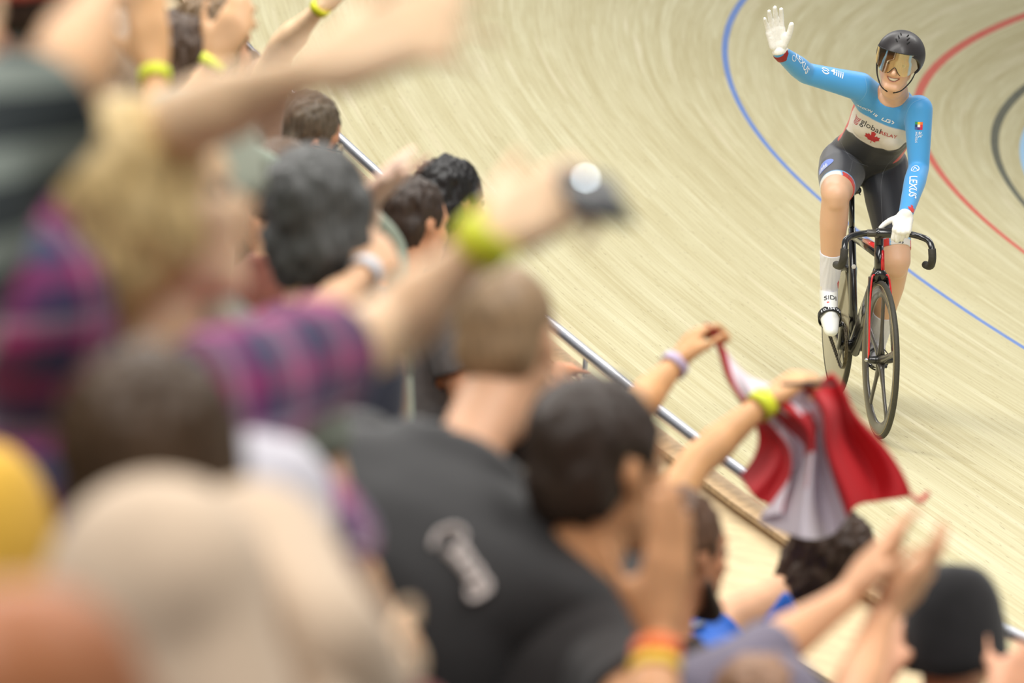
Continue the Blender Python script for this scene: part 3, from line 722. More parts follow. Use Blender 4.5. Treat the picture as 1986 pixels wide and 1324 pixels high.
p = person('spectator hidden by the long bare arm with a hand raised at the top edge', (470, 175, 16.8), yaw=50, hair=('short', 'brown4', (90, 66, 46)), skin_c=FAIR, shirt=cloth('dusty_tee', (150, 120, 100)), sleeve=.4, turn=50,
           arms=[A(1, (545, 92, 16.4), (622, 14, 16.3), (676, -50, 16.3), CF, .3, sh=(505, 185, 16.7))], vox=.010)
band(p, 1, (236, 236, 50), 'neon2', .024, .0, .030)
p = person('spectator with a red cap and green shirt at the top left corner', (104, 0, 9.6), yaw=45, hair=('buzz', 'brown5', (70, 50, 38)), skin_c=(200, 150, 110), shirt=cloth('leaf_green', (112, 136, 62)), turn=45, vox=.012)
cap(p, 'cap', cloth('coral_cap', (206, 96, 78)), 'coral red cap', 1.0)
p = person('spectator in a white top cut off by the left edge under the pale green pipe', (-62, 48, 10.5), yaw=45, hair=('short', 'brown6', (80, 56, 40)), skin_c=(196, 140, 110), shirt=cloth('white_tee', (222, 224, 236)), sleeve=1.0, turn=45, vox=.012)
p = person('spectator behind the shaved head gripping the rail with both hands', (1010, 745, 14.5), yaw=48, hair=('short', 'brown7', (76, 56, 40)), skin_c=(216, 150, 112), shirt=cloth('khaki_tee', (140, 124, 92)), turn=48,
           arms=[A(-1, (1040, 760, 15.6), (1085, 716, 17.0), (1118, 690, 17.9), (.2, -.9, .1), .8), A(1, (1110, 800, 15.2), (1140, 752, 16.5), (1166, 728, 17.4), (.2, -.9, .1), .8)], vox=.010)
# details on the people
# white script on the black shirt
def conform(target_V, target_F, name, polys_pts, material, parent, n, lift=.002):
    pass
bmb = SHAVED
bvh = BVHTree.FromPolygons([Vector(v) + Vector(n) * .038 for v, n in zip(bmb['V'], bmb['N'])], bmb['fs'])
def ray(bv, px, py):
    d = (at(px, py, 10) - CAM).normalized(); h = bv.ray_cast(CAM, d); return h[0]
strokes = [[(838, 1062), (850, 1036), (884, 1024), (902, 1040), (884, 1066), (860, 1070)], [(866, 1070), (890, 1090), (912, 1120), (930, 1146)], [(884, 1050), (905, 1074), (884, 1096)],
           [(908, 1076), (918, 1100), (896, 1112)], [(920, 1096), (932, 1118), (905, 1134)], [(930, 1116), (946, 1140), (914, 1160), (908, 1142)]]
bm = bmesh.new()
for st in strokes:
    pts = [ray(bvh, x, y) for x, y in st]; pts = [q for q in pts if q is not None]
    if len(pts) > 1: tube(bm, catmull(pts, 4), .0085, 6, flat=.35)
bm_obj('printed_script', bm, mat('white_print', (214, 204, 200), .7), SHAVED['root'])
# flagman's phone, the phone in the raised hand
def phone(label, c, up, nrm, tor=None):
    up = up.normalized(); nrm = (nrm - up * nrm.dot(up)).normalized(); x = up.cross(nrm)
    r = empty('mobile_phone', c, label, 'phone')
    bm = bmesh.new(); box(bm, c, x * .037, up * .074, nrm * .004); bmesh.ops.bevel(bm, geom=bm.edges[:], offset=.003, segments=2, affect='EDGES')
    bm_obj('phone_body', bm, mat('phone_black', (18, 18, 20), .3), r)
    bm = bmesh.new(); box(bm, c - nrm * .0045, x * .034, up * .070, nrm * .0006); bm_obj('screen', bm, mat('phone_glass', (22, 24, 28), .05), r)
    bm = bmesh.new(); box(bm, c + nrm * .0048 + up * .055 - x * .018, x * .013, up * .013, nrm * .0012); bm_obj('camera_bump', bm, mat('phone_black', (18, 18, 20), .3), r)
    if tor is not None:
        bm = bmesh.new(); ellipsoid(bm, tor, (x * .0036, up * .0036, nrm * .002), 16, 8)
        bm_obj('torch_light', bm, mat('torch_white', (232, 244, 250), .5, emit=17), r)
    return r
c = at(1150, 378, 6.46)
phone('black mobile phone with its small white light on, held out over the track', c, (CF * .86 + CU * .35 - CR * .15), CU + CR * .2, at(1136, 345, 6.36))
c = at(1568, 744, 12.74)
phone('black mobile phone gripped together with the flag', c, CF * .85 + CR * .45, CU)
# watch on the plaid arm's neighbour: white beads near the hand at the rail
# glasses
def glasses(i):
    H, R_, Fw, U, = i['H'], i['R'], i['F'], i['U']
    bm = bmesh.new()
    for x in (-1, 1):
        tube(bm, [H + R_ * (x * .031 + .022 * math.cos(a)) + Fw * .100 + U * (.006 + .018 * math.sin(a)) for a in [2 * math.pi * k / 20 for k in range(20)]], .002, 6, closed=True)
        tube(bm, [H + R_ * x * .053 + Fw * .098 + U * .010, H + R_ * x * .080 + Fw * .03 + U * .012, H + R_ * x * .084 - Fw * .02 + U * .008], .002, 6)
    tube(bm, [H + R_ * .009 * x + Fw * .103 + U * .010 for x in (-1, 1)], .002, 6)
    g = bm_obj('glasses', bm, mat('glasses_dark', (34, 30, 30), .3), i['root'])
    for x in (-1, 1):
        bm = bmesh.new(); ellipsoid(bm, H + R_ * (x * .031) + Fw * .100 + U * .006, (R_ * .021, Fw * .001, U * .017), 20, 8)
        m, nt, b = newmat('lens_glass') if 'lens_glass' not in MATS else (MATS['lens_glass'], None, None)
        if nt: b.inputs['Transmission Weight'].default_value = 1; b.inputs['Roughness'].default_value = .02; b.inputs['IOR'].default_value = 1.05; MATS['lens_glass'] = m
        bm_obj('lens', bm, m, g)
glasses(GLS)
# tattoo on the forearm
bv = BVHTree.FromPolygons([Vector(v) + Vector(n) * .0012 for v, n in zip(TAT['V'], TAT['N'])], TAT['fs']); bm = bmesh.new()
for st in ([(350, 16), (356, 22), (362, 15), (366, 22), (372, 18)], [(358, 12), (364, 26)], [(368, 12), (364, 20), (372, 26)]):
    pts = [ray(bv, x, y) for x, y in st]; pts = [q for q in pts if q is not None]
    if len(pts) > 1: tube(bm, pts, .0016, 5)
if len(bm.verts): bm_obj('tattoo', bm, mat('tattoo_ink', (60, 50, 52), .6), TAT['root'])
else: bm.free()
# drawn-up hood of the beige top and the cross strap of the blue one
i = HOOD; H, R_, Fw, U = i['H'], i['R'], i['F'], i['U']; bq = i['base']
bm = bmesh.new()
ellipsoid(bm, H - Fw * .02 + U * .045, (R_ * .100, Fw * .115, U * .105)); ellipsoid(bm, H - Fw * .05 - U * .04, (R_ * .098, Fw * .085, U * .10))
for x in (-1, 1): capsule(bm, H + R_ * x * .05 - Fw * .04 + U * .02, .058, bq + R_ * x * .11 - Fw * .03 + U * .0, .06)
capsule(bm, bq - R_ * .13 - Fw * .03 - U * .02, .07, bq + R_ * .13 - Fw * .03 - U * .02, .07)
V_, f_ = voxel_union(bm, .011, 8); mesh_obj('hood', to_mesh('hood', V_, f_), MATS['cloth_beige_fleece'], i['root'])
i = BLUE
bv = BVHTree.FromPolygons([Vector(v) + Vector(n) * .02 for v, n in zip(i['V'], i['N'])], i['fs']); pts = []
for t in np.linspace(0, 1, 9):
    q = i['L'](.95 - .55 * t) + i['ax'] * (.10 - .24 * t) - i['ay'] * .3; h = bv.ray_cast(q, i['ay'])
    if h[0] is not None: pts.append(h[0])
if len(pts) > 2:
    bm = bmesh.new(); tube(bm, pts, .02, 8, flat=.2, ref=i['ax']); bm_obj('bag_strap', bm, cloth('grey_webbing', (120, 128, 150)), i['root'])
# ------------------------------------------------------------------ stair handrail
m_pipe = mat('painted_pipe', (166, 178, 160), .45, var=.05)
hr = empty('stair_handrail', at(30, 30, 12.0), 'pale green painted pipe handrail running down the stand between the spectators', 'railing')
pts = [at(-260, -130, 11.7), at(30, 30, 12.0), at(240, 160, 12.3), at(470, 292, 12.7), at(690, 408, 13.1), at(738, 442, 13.2), at(764, 478, 13.25), at(770, 520, 13.25)]
pp = catmull(pts, 6); u_end = pts[-1]
bm = bmesh.new(); tube(bm, pp + [u_end - Vector((0, 0, .25))], .027, 14); bm_obj('pipe', bm, m_pipe, hr)
for q in (pts[1], pts[-1]):
    bm = bmesh.new(); capsule(bm, q - Vector((0, 0, .01)), .024, Vector((q.x, q.y, floor_z(q) + .02)), .024, 12, 3); bm_obj('post', bm, m_pipe, hr)
# ------------------------------------------------------------------ flag
def leaf_poly():
    half = [(0, 1), (.10, .80), (.22, .86), (.17, .42), (.20, .38), (.38, .58), (.44, .45), (.66, .50), (.60, .26), (.62, .20), (.70, .16), (.36, -.13), (.34, -.19), (.38, -.32), (.04, -.27), (.02, -.30), (.03, -.66), (0, -.66)]
    h2 = [(-x, y) for x, y in reversed(half)]
    return half + h2[1:-1]
LEAF = leaf_poly()
def in_poly(x, y, P):
    c = False; j = len(P) - 1
    for i in range(len(P)):
        if (P[i][1] > y) != (P[j][1] > y) and x < (P[j][0] - P[i][0]) * (y - P[i][1]) / (P[j][1] - P[i][1] + 1e-12) + P[i][0]: c = not c
        j = i
    return c
ctrl = [  # columns along the flag's length: (px, py, depth) from top edge to bottom edge
    [(1364, 628, 13.16), (1402, 716, 13.10), (1470, 830, 13.05), (1432, 922, 13.0)],
    [(1372, 630, 13.12), (1420, 738, 13.06), (1505, 862, 12.98), (1470, 968, 12.92)],
    [(1392, 668, 13.08), (1440, 760, 13.0), (1520, 872, 12.90), (1528, 990, 12.86)],
    [(1438, 722, 13.04), (1498, 796, 12.95), (1545, 890, 12.96), (1480, 1010, 12.9)],
    [(1492, 744, 13.0), (1535, 800, 12.86), (1572, 890, 12.84), (1560, 1044, 12.82)],
    [(1528, 748, 13.0), (1566, 800, 12.94), (1596, 880, 12.94), (1610, 1036, 12.92)],
    [(1572, 744, 12.96), (1598, 800, 12.86), (1622, 880, 12.84), (1648, 985, 12.82)],
    [(1592, 738, 12.98), (1632, 800, 12.98), (1668, 872, 12.96), (1700, 972, 12.92)],
    [(1606, 722, 13.0), (1654, 782, 12.94), (1706, 856, 12.90), (1772, 962, 12.88)]]
NU, NV = 160, 90
cols_ = []
for col in ctrl:
    c = catmull([at(*q) for q in col], 30); cols_.append(c)
V = []; colr = []; fs = []
red, white_ = lin((206, 24, 36)), lin((236, 228, 236))
for i in range(NU + 1):
    u = i / NU; 
    for j in range(NV + 1):
        k = j
        seq = [c[k] for c in cols_]; t = u * (len(seq) - 1); a = min(int(t), len(seq) - 2); f = t - a
        p0, p1, p2, p3 = seq[max(a - 1, 0)], seq[a], seq[a + 1], seq[min(a + 2, len(seq) - 1)]
        q = .5 * ((2 * p1) + (p2 - p0) * f + (2 * p0 - 5 * p1 + 4 * p2 - p3) * f * f + (3 * p1 - p0 - 3 * p2 + p3) * f ** 3)
        v = j / NV
        q = q + CF * (.014 * math.sin(u * 30 + v * 2.5) * (.4 + v) + .005 * math.sin(u * 61 + 1.3 + v * 4)) + CR * (.01 * math.sin(v * 9 + u * 7))
        V.append(q)
        X, Y = (u - .5) / .25 * 1.0, (.52 - v) / .44
        isred = u < .27 or u > .70 or in_poly(X * 1.25, Y * 1.1, LEAF)
        colr.append(red if isred else white_)
for i in range(NU):
    for j in range(NV): fs.append((i * (NV + 1) + j, (i + 1) * (NV + 1) + j, (i + 1) * (NV + 1) + j + 1, i * (NV + 1) + j + 1))
me = to_mesh('flag_cloth', V, fs); ca = me.color_attributes.new('Col', 'FLOAT_COLOR', 'POINT'); ca.data.foreach_set('color', np.array(colr).ravel())
fm = vcol_mat('flag_nylon', .6, .1, .1, 200); bs = fm.node_tree.nodes['Principled BSDF']
ft = fm.node_tree.nodes.new('ShaderNodeBsdfTranslucent'); mx = fm.node_tree.nodes.new('ShaderNodeMixShader'); mx.inputs[0].default_value = .35
fm.node_tree.links.new(fm.node_tree.nodes['Color Attribute'].outputs[0], ft.inputs[0]) if 'Color Attribute' in fm.node_tree.nodes else None
fm.node_tree.links.new(bs.outputs[0], mx.inputs[1]); fm.node_tree.links.new(ft.outputs[0], mx.inputs[2]); fm.node_tree.links.new(mx.outputs[0], fm.node_tree.nodes['Material Output'].inputs[0])
fl = mesh_obj('flag', me, fm); tag(fl, 'crumpled red and white maple leaf flag stretched between two raised hands', 'flag')
so = fl.modifiers.new('s', 'SOLIDIFY'); so.thickness = .0012
bm = bmesh.new(); tube(bm, catmull([V[-1], at(1785, 972, 12.88), at(1794, 962, 12.9), at(1802, 955, 12.9)], 5), .006, 6)
bm_obj('tie_cord', bm, mat('flag_cord', (206, 60, 60), .7), fl)
# ------------------------------------------------------------------ bicycle
AC = at(1702, 843, 24.0468)
def nearest_w(P):
    d = np.array([[XX[i], YY[i]] for i in range(len(SS))]) - np.array([P.x, P.y]); j = int(np.argmin((d * d).sum(1)))
    u = (P.x - XX[j]) * -math.cos(TH[j]) + (P.y - YY[j]) * -math.sin(TH[j]); return j, u / math.cos(bb[j])
jA, wA = nearest_w(AC)
AC.z = tpt(jA, wA).z + .002
def surf(x, y):
    j, wv = nearest_w(Vector((x, y, 0))); 
    # interpolate along the track for a smooth height
    p = tpt(j, wv); return p.z
HEAD = math.radians(8.0)   # heading relative to the battens
t_ = Vector((-math.sin(TH[jA]), math.cos(TH[jA]), 0)); n_ = Vector((-math.cos(TH[jA]), -math.sin(TH[jA]), 0))
bk = (t_ * math.cos(HEAD) - n_ * math.sin(HEAD)).normalized()
RC = AC + bk * .98; RC.z = surf(RC.x, RC.y) + .002
FWD = (AC - RC).normalized()
LEAN = math.radians(3.6)
lf = Vector((0, 0, 1)).cross(FWD).normalized(); up0 = FWD.cross(lf)
BUP = (up0 * math.cos(LEAN) + lf * math.sin(LEAN)).normalized(); BL = BUP.cross(FWD).normalized()
def bl(x, y, z): return AC + FWD * x + BL * y + BUP * z
def pj(px, py, x):
    d = at(px, py, 1.0) - CAM; s = (x - (CAM - AC).dot(FWD)) / d.dot(FWD); return CAM + d * s
def loc(P): v = P - AC; return (v.dot(FWD), v.dot(BL), v.dot(BUP))
black = mat('bike_black', (20, 20, 22), .22, 0, .2, 40, coat=.6); dgrey = mat('bike_graphite', (62, 58, 52), .35, 0, .15, 30, coat=.3)
redm = mat('bike_red', (214, 34, 36), .28, 0, .05, 30, coat=.5); rub = mat('tyre_rubber', (58, 56, 48), .65, 0, .15, 90, .1); tanw = mat('tyre_sidewall', (150, 136, 100), .6)
silver = mat('polished_alloy', (190, 190, 192), .2, 1, .05); discm = mat('disc_carbon', (122, 112, 88), .28, .2, .12, 8, coat=.6); tape = mat('bar_grip', (52, 50, 46), .7, 0, .2, 80, .2)
bike = empty('track_bicycle', bl(-.49, 0, 0), 'black track bicycle with red stripes, five-spoke front wheel and solid rear disc', 'bicycle')
R = .334
def ring_pts(c, ax1, ax2, r, n=72): return [c + ax1 * (r * math.cos(2 * math.pi * k / n)) + ax2 * (r * math.sin(2 * math.pi * k / n)) for k in range(n)]
def profile_ring(bm, c, a1, a2, axis, prof, n=96):
    loops = []
    for k in range(n):
        a = 2 * math.pi * k / n; e = a1 * math.cos(a) + a2 * math.sin(a)
        loops.append([bm.verts.new(c + e * r + axis * y) for r, y in prof])
    for i in range(n):
        p, q = loops[i], loops[(i + 1) % n]
        for j in range(len(prof) - 1): bm.faces.new((p[j], q[j], q[j + 1], p[j + 1]))
        bm.faces.new((p[-1], q[-1], q[0], p[0]))
# front wheel, slightly steered
ST = math.radians(1)
sF = FWD * math.cos(ST) + BL * math.sin(ST); sL = BUP.cross(sF)
fc = bl(0, 0, R)
fw = empty('front_wheel', fc, None, None); fw.parent = bike; fw.matrix_parent_inverse = parent_inv(bike)
bm = bmesh.new(); profile_ring(bm, fc, sF, BUP, sL, [(R - .0125 + .0125 * math.cos(a), .0115 * math.sin(a)) for a in np.linspace(-1.9, 1.9, 9)], 120); bm_obj('tyre', bm, rub, fw)
bm = bmesh.new(); profile_ring(bm, fc, sF, BUP, sL, [(R - .018, -.0105), (R - .022, -.0125), (R - .035, -.0125), (R - .066, -.006), (R - .070, 0), (R - .066, .006), (R - .035, .0125), (R - .022, .0125), (R - .018, .0105)], 120); rim = bm_obj('rim', bm, dgrey, fw)
for sy in (-1, 1):
    bm = bmesh.new(); tube(bm, ring_pts(fc + sL * sy * .0108, sF, BUP, R - .017, 96), .0022, 6, closed=True); bm_obj('sidewall', bm, tanw, fw)
for k in range(5):
    a = math.radians(88 + 72 * k); e = sF * math.cos(a) + BUP * math.sin(a); tt = sL.cross(e)
    bm = bmesh.new(); loft(bm, [(fc + e * r, tt * w_, sL * h_) for r, w_, h_ in ((.018, .020, .018), (.05, .016, .012), (.12, .013, .008), (.22, .013, .0075), (.262, .018, .007), (.275, .028, .006))], 16, 2.0); bm_obj('spoke', bm, dgrey, fw)
bm = bmesh.new(); capsule(bm, fc - sL * .045, .014, fc - sL * .012, .02, 18); capsule(bm, fc + sL * .045, .014, fc + sL * .012, .02, 18); capsule(bm, fc - sL * .03, .016, fc + sL * .03, .016, 18)
hub = bm_obj('hub', bm, black, fw)
bm = bmesh.new(); [capsule(bm, fc + sL * s * .052, .0085, fc + sL * s * .062, .0085, 10, 3) for s in (-1, 1)]; bm_obj('axle_nut', bm, silver, fw)
# rear wheel
rc = bl(-.98, 0, R)
rw = empty('rear_wheel', rc, None, None); rw.parent = bike; rw.matrix_parent_inverse = parent_inv(bike)
bm = bmesh.new(); profile_ring(bm, rc, FWD, BUP, BL, [(R - .0125 + .0125 * math.cos(a), .0115 * math.sin(a)) for a in np.linspace(-1.9, 1.9, 9)], 120); bm_obj('tyre', bm, rub, rw)
bm = bmesh.new(); loops = []
prof = [(R - .017, -.010), (R - .03, -.0115), (.2, -.016), (.06, -.024), (.0, -.026), (.0, .026), (.06, .024), (.2, .016), (R - .03, .0115), (R - .017, .010)]
profile_ring(bm, rc, FWD, BUP, BL, [(max(r, .001), y) for r, y in prof], 96); bm_obj('disc', bm, discm, rw)
bm = bmesh.new(); capsule(bm, rc - BL * .06, .012, rc + BL * .06, .012); bm_obj('axle', bm, silver, rw)
# frame
def aero(bm, p, q, w0, h0, w1, h1, mid=None):
    """tube with narrow width w (sideways) and deep section h"""
    p, q = Vector(p), Vector(q); d = (q - p).normalized(); sd = BL; dp = d.cross(sd).normalized()
    S = [(p, sd * w0, dp * h0), (p.lerp(q, .5), sd * ((w0 + w1) / 2), dp * ((h0 + h1) / 2)), (q, sd * w1, dp * h1)]
    loft(bm, S, 20, 2.0)
bb_ = bl(-.60, 0, .285); hb = bl(-.105, 0, .700); ht = bl(-.128, 0, .790); sc = bl(-.735, 0, .755); sp = bl(-.772, 0, .925)
bm = bmesh.new()
aero(bm, hb - BUP * .03, ht + BUP * .01, .019, .034, .019, .032)
aero(bm, hb - FWD * .01, bb_ + FWD * .02, .019, .040, .026, .052)
aero(bm, ht - BUP * .025, sc - BUP * .01, .018, .022, .014, .018)
aero(bm, bb_, sc + BUP * .02, .020, .034, .015, .026)
capsule(bm, bb_ - BL * .043, .026, bb_ + BL * .043, .026)
for s in (-1, 1):
    tube(bm, catmull([bb_ + BL * s * .028 - FWD * .01, bb_ + BL * s * .042 - FWD * .11, rc + BL * s * .052 + FWD * .1, rc + BL * s * .052], 5), [.014, .014, .014, .013, .013, .013, .012, .012, .012, .012, .012, .011, .011, .011, .010, .010], 12, flat=1.5, ref=BL)
    tube(bm, catmull([sc - BUP * .16 + BL * s * .008, sc - BUP * .18 - FWD * .07 + BL * s * .036, rc + BL * s * .052], 6), .0085, 10, flat=1.7, ref=BL)
frame = bm_obj('frame', bm, black, bike)
bm = bmesh.new(); box(bm, (hb + ht) / 2 + FWD * .030 + BL * .010 - BUP * .0, BL * .0075, FWD * .004, (ht - hb) * .48); bmesh.ops.bevel(bm, geom=bm.edges[:], offset=.003, segments=2, affect='EDGES'); bm_obj('red_panel', bm, redm, frame)
bm = bmesh.new(); box(bm, (ht + sc) / 2 + (ht - sc) * .22 + BUP * .001 , BL * .012, (ht - sc) * .22, BUP * .007); bm_obj('red_panel', bm, redm, frame)
bm = bmesh.new(); box(bm, rc + FWD * .20 - BL * .060 - BUP * .010, FWD * .06, BUP * .006, BL * .002); bm_obj('red_panel', bm, redm, frame)
bm = bmesh.new(); aero(bm, sc, sp, .0125, .022, .0125, .020); seatpost = bm_obj('seatpost', bm, black, bike)
for z_ in (.62, .315, .34):
    q = bb_.lerp(sc, (z_ - .285) / .47) + FWD * .035; bm = bmesh.new(); ellipsoid(bm, q, (BL * .010, FWD * .003, BUP * .010), 14, 8); bm_obj('white_emblem', bm, mat('white_enamel', (226, 226, 226), .4), frame)
# saddle
bm = bmesh.new(); s0 = bl(-.90, 0, .965); s1 = bl(-.63, 0, .955)
loft(bm, [(s0, BL * .05, BUP * .018), (s0.lerp(s1, .15), BL * .068, BUP * .024), (s0.lerp(s1, .4), BL * .048, BUP * .022), (s0.lerp(s1, .65), BL * .024, BUP * .018), (s0.lerp(s1, .95), BL * .018, BUP * .016), (s1, BL * .010, BUP * .008)], 20, 2.2)
sad = bm_obj('saddle', bm, black, bike)
bm = bmesh.new()
for s in (-1, 1): tube(bm, catmull([s0 + BL * s * .03 - BUP * .02, sp + BL * s * .02 + BUP * .015, s1 + BL * s * .01 - BUP * .015], 5), .0035, 6)
capsule(bm, sp, .018, sp + BUP * .018, .018); bm_obj('saddle_rail', bm, silver, sad)
# fork
fk = bmesh.new(); cr = bl(-.098, 0, .685)
loft(fk, [(cr + BUP * .02, BL * .020, FWD * .03), (cr, BL * .034, FWD * .032), (cr - BUP * .03, BL * .045, FWD * .028)], 18, 2.6)
for s in (-1, 1):
    loft(fk, [(cr + BL * s * .036 - BUP * .015, BL * .010, FWD * .026), (cr.lerp(fc, .35) + BL * s * .046, BL * .008, FWD * .024), (cr.lerp(fc, .8) + BL * s * .051, BL * .0065, FWD * .018), (fc + BL * s * .052, BL * .006, FWD * .014)], 16, 2)
fork = bm_obj('fork', fk, black, bike)
for s in (-1, 1):
    bm = bmesh.new(); pts = catmull([hb + FWD * .026 - BUP * .02 + BL * s * .017, cr + BL * s * .036 + FWD * .030 - BUP * .01, cr.lerp(fc, .35) + BL * s * .047 + FWD * .026, cr.lerp(fc, .8) + BL * s * .052 + FWD * .019, fc + BL * s * .053 + FWD * .006], 6)
    tube(bm, pts, .0042, 8); bm_obj('red_stripe', bm, redm, fork)
# stem, bar
bar_c = bl(-.02, 0, .872)
bm = bmesh.new(); capsule(bm, ht + BUP * .05, .018, ht, .020); capsule(bm, ht + BUP * .055, .019, bar_c, .018); capsule(bm, bar_c - BL * .025, .0215, bar_c + BL * .025, .0215); stem = bm_obj('stem', bm, black, bike)
bF = sF; bLh = sL
def hbp(x, y, z): return bar_c + bF * x + bLh * y + BUP * z
bm = bmesh.new(); half = [(0, 0, 0), (0, .06, .0), (.004, .11, -.004), (.024, .152, -.012), (.056, .178, -.024), (.084, .187, -.052), (.086, .190, -.092), (.058, .192, -.125), (.01, .192, -.138), (-.045, .192, -.142)]
full = [(x, -y, z) for x, y, z in reversed(half[1:])] + half
pts = catmull([hbp(*q) for q in full], 6)
tube(bm, pts, .0135, 14); hbar = bm_obj('handlebar', bm, black, bike)
for s in (-1, 1):
    bm = bmesh.new(); pts = catmull([hbp(x, s * y, z) for x, y, z in half[-5:]], 6); tube(bm, pts, .0168, 14); bm_obj('grip', bm, tape, hbar)
bm = bmesh.new(); capsule(bm, hbp(0, .030, 0), .016, hbp(0, .05, 0), .0158); capsule(bm, hbp(0, -.03, 0), .016, hbp(0, -.07, 0), .0158); bm_obj('bar_sleeve', bm, dgrey, hbar)
# chainring, chain, cranks
dr = -BL   # drive side is the rider's right
cr0 = bb_ + dr * .050; TE = 48; rr = .0965
bm = bmesh.new(); n = TE * 4; prof_r = []
inner = []
outer = []
for k in range(n):
    a = 2 * math.pi * k / n; r = rr + (.0035 if (k % 4) in (1, 2) else -.001)
    e = FWD * math.cos(a) + BUP * math.sin(a); outer.append((cr0 + e * r, e))
vo = [[bm.verts.new(p + dr * h) for p, e in outer] for h in (-.0015, .0015)]; vi = [[bm.verts.new(cr0 + e * .080 + dr * h) for p, e in outer] for h in (-.0015, .0015)]
for k in range(n):
    k2 = (k + 1) % n
    bm.faces.new((vo[0][k], vo[0][k2], vo[1][k2], vo[1][k])); bm.faces.new((vi[0][k2], vi[0][k], vi[1][k], vi[1][k2])); bm.faces.new((vo[1][k], vo[1][k2], vi[1][k2], vi[1][k])); bm.faces.new((vo[0][k2], vo[0][k], vi[0][k], vi[0][k2]))
for k in range(5):
    a = 2 * math.pi * k / 5 + .3; e = FWD * math.cos(a) + BUP * math.sin(a); capsule(bm, cr0 + e * .02, .011, cr0 + e * .084, .006, 10, 3, .4)
bm_obj('chainring', bm, dgrey, bike, smooth=False)
bm = bmesh.new(); rs = .030; rcs = rc + dr * .050
path = []
d0 = rcs - cr0
for k in range(60): a = math.radians(-95 + 190 * k / 59); path.append(cr0 + (FWD * math.cos(a) + BUP * math.sin(a)) * (rr + .003))
for k in range(14): a = math.radians(95 + 170 * k / 13); path.append(rcs + (FWD * math.cos(a) + BUP * math.sin(a)) * rs)
path.append(path[0])
# link plates every 12.7 mm
acc = 0; last = path[0]; links = [path[0]]
for p_, q_ in zip(path, path[1:]):
    L_ = (q_ - p_).length; t = 0
    while acc + (L_ - t) >= .0127:
        t += .0127 - acc; acc = 0; links.append(p_.lerp(q_, t / L_))
    acc += L_ - t
for i, (p_, q_) in enumerate(zip(links, links[1:])):
    wdt = .0045 if i % 2 else .003
    for s in (-1, 1): capsule(bm, p_ + dr * s * wdt, .0042, q_ + dr * s * wdt, .0042, 6, 2, .3, dr)
bm_obj('chain', bm, mat('chain_steel', (96, 88, 72), .35, .9), bike)
bm = bmesh.new(); capsule(bm, rcs - dr * .003, .030, rcs + dr * .003, .030, 24, 2); bm_obj('sprocket', bm, dgrey, bike)
CA = math.radians(42)
ped = {}
for s, an in ((-1, CA), (1, CA + math.pi)):
    e = FWD * math.cos(an) + BUP * math.sin(an); p0 = bb_ + BL * s * .066; p1 = p0 + e * .165 + BL * s * .012
    bm = bmesh.new(); tt = BL.cross(e)
    loft(bm, [(p0 - e * .018, tt * .012, BL * .009), (p0, tt * .020, BL * .011), (p0 + e * .03, tt * .015, BL * .009), (p1 - e * .02, tt * .012, BL * .008), (p1, tt * .014, BL * .008), (p1 + e * .014, tt * .009, BL * .006)], 16, 2.2); bm_obj('crank_arm', bm, black, bike)
    pc = p1 + BL * s * .055; ped[s] = pc
    bm = bmesh.new(); capsule(bm, p1, .007, pc + BL * s * .03, .008); box(bm, pc, BL * .038, FWD * .030, BUP * .007); bmesh.ops.bevel(bm, geom=[x for x in bm.edges if x.calc_length() > .01], offset=.002, segments=1, affect='EDGES')
    ped[(s, 'o')] = bm_obj('pedal', bm, black, bike)
# ------------------------------------------------------------------ the rider
SKC = (222, 178, 146)
rider = empty('person', bl(-.45, 0, .0), 'smiling track cyclist in light blue, white and black skinsuit waving one gloved hand', 'person')
J = {}
J['pel'] = pj(1674, 318, -.82); J['base'] = pj(1738, 188, -.40)
J['shR'] = pj(1668, 168, -.42); J['elR'] = pj(1563, 142, -.33); J['wrR'] = pj(1511, 100, -.17); J['tipR'] = pj(1496, 20, -.15)
J['shL'] = pj(1781, 212, -.33); J['elL'] = pj(1782, 325, -.30); J['wrL'] = pj(1757, 414, -.035); J['tipL'] = pj(1745, 462, .03)
J['hipR'] = pj(1636, 318, -.80); J['knR'] = pj(1621, 376, -.405); J['hipL'] = pj(1714, 322, -.78); J['knL'] = pj(1738, 505, -.53)
pR, pL = ped[-1], ped[1]
J['anR'] = pj(1608, 560, -.565); J['anL'] = pj(1700, 668, -.86)
for k in J: print('J', k, [round(v, 2) for v in loc(J[k])])
HH = pj(1740, 123, -.27)
yawv = -CF - CR * .16 - CU * .22
hF = yawv.normalized(); hU0 = CU * math.cos(math.radians(13)) + CR * math.sin(math.radians(13)); hR = hF.cross(hU0).normalized(); hU = hR.cross(hF)
# spine frame
ax = J['base'] - J['pel']; az = ax.normalized(); axx = (J['shL'] - J['shR']); axx = (axx - az * axx.dot(az)).normalized(); ay = az.cross(axx)   # towards the chest?
if ay.dot(-CF) < 0: ay = -ay
L = lambda t: J['pel'] + ax * t
hipx = (J['hipL'] - J['hipR']); hipx = (hipx - az * hipx.dot(az)).normalized(); hipy = az.cross(hipx); 
if hipy.dot(-CF) < 0: hipy = -hipy
bm = bmesh.new()
loft(bm, [(L(-.12) - ay * .03, hipx * .12, hipy * .08), (L(0), hipx * .168, hipy * .115), (L(.12), hipx * .165, hipy * .115), (L(.3), (hipx + axx).normalized() * .138, ay * .105), (L(.5), axx * .138, ay * .11), (L(.68), axx * .148, ay * .115), (L(.82), axx * .15, ay * .10), (L(.92), axx * .11, ay * .08), (L(1.0), axx * .07, ay * .06)], 36, 2.2)
for s, k in ((-1, 'shR'), (1, 'shL')):
    capsule(bm, L(.80) + axx * s * .07, .075, J[k], .060)
    ellipsoid(bm, L(.66) + axx * s * .062 + ay * .075, (axx * .06, ay * .045, az * .06))
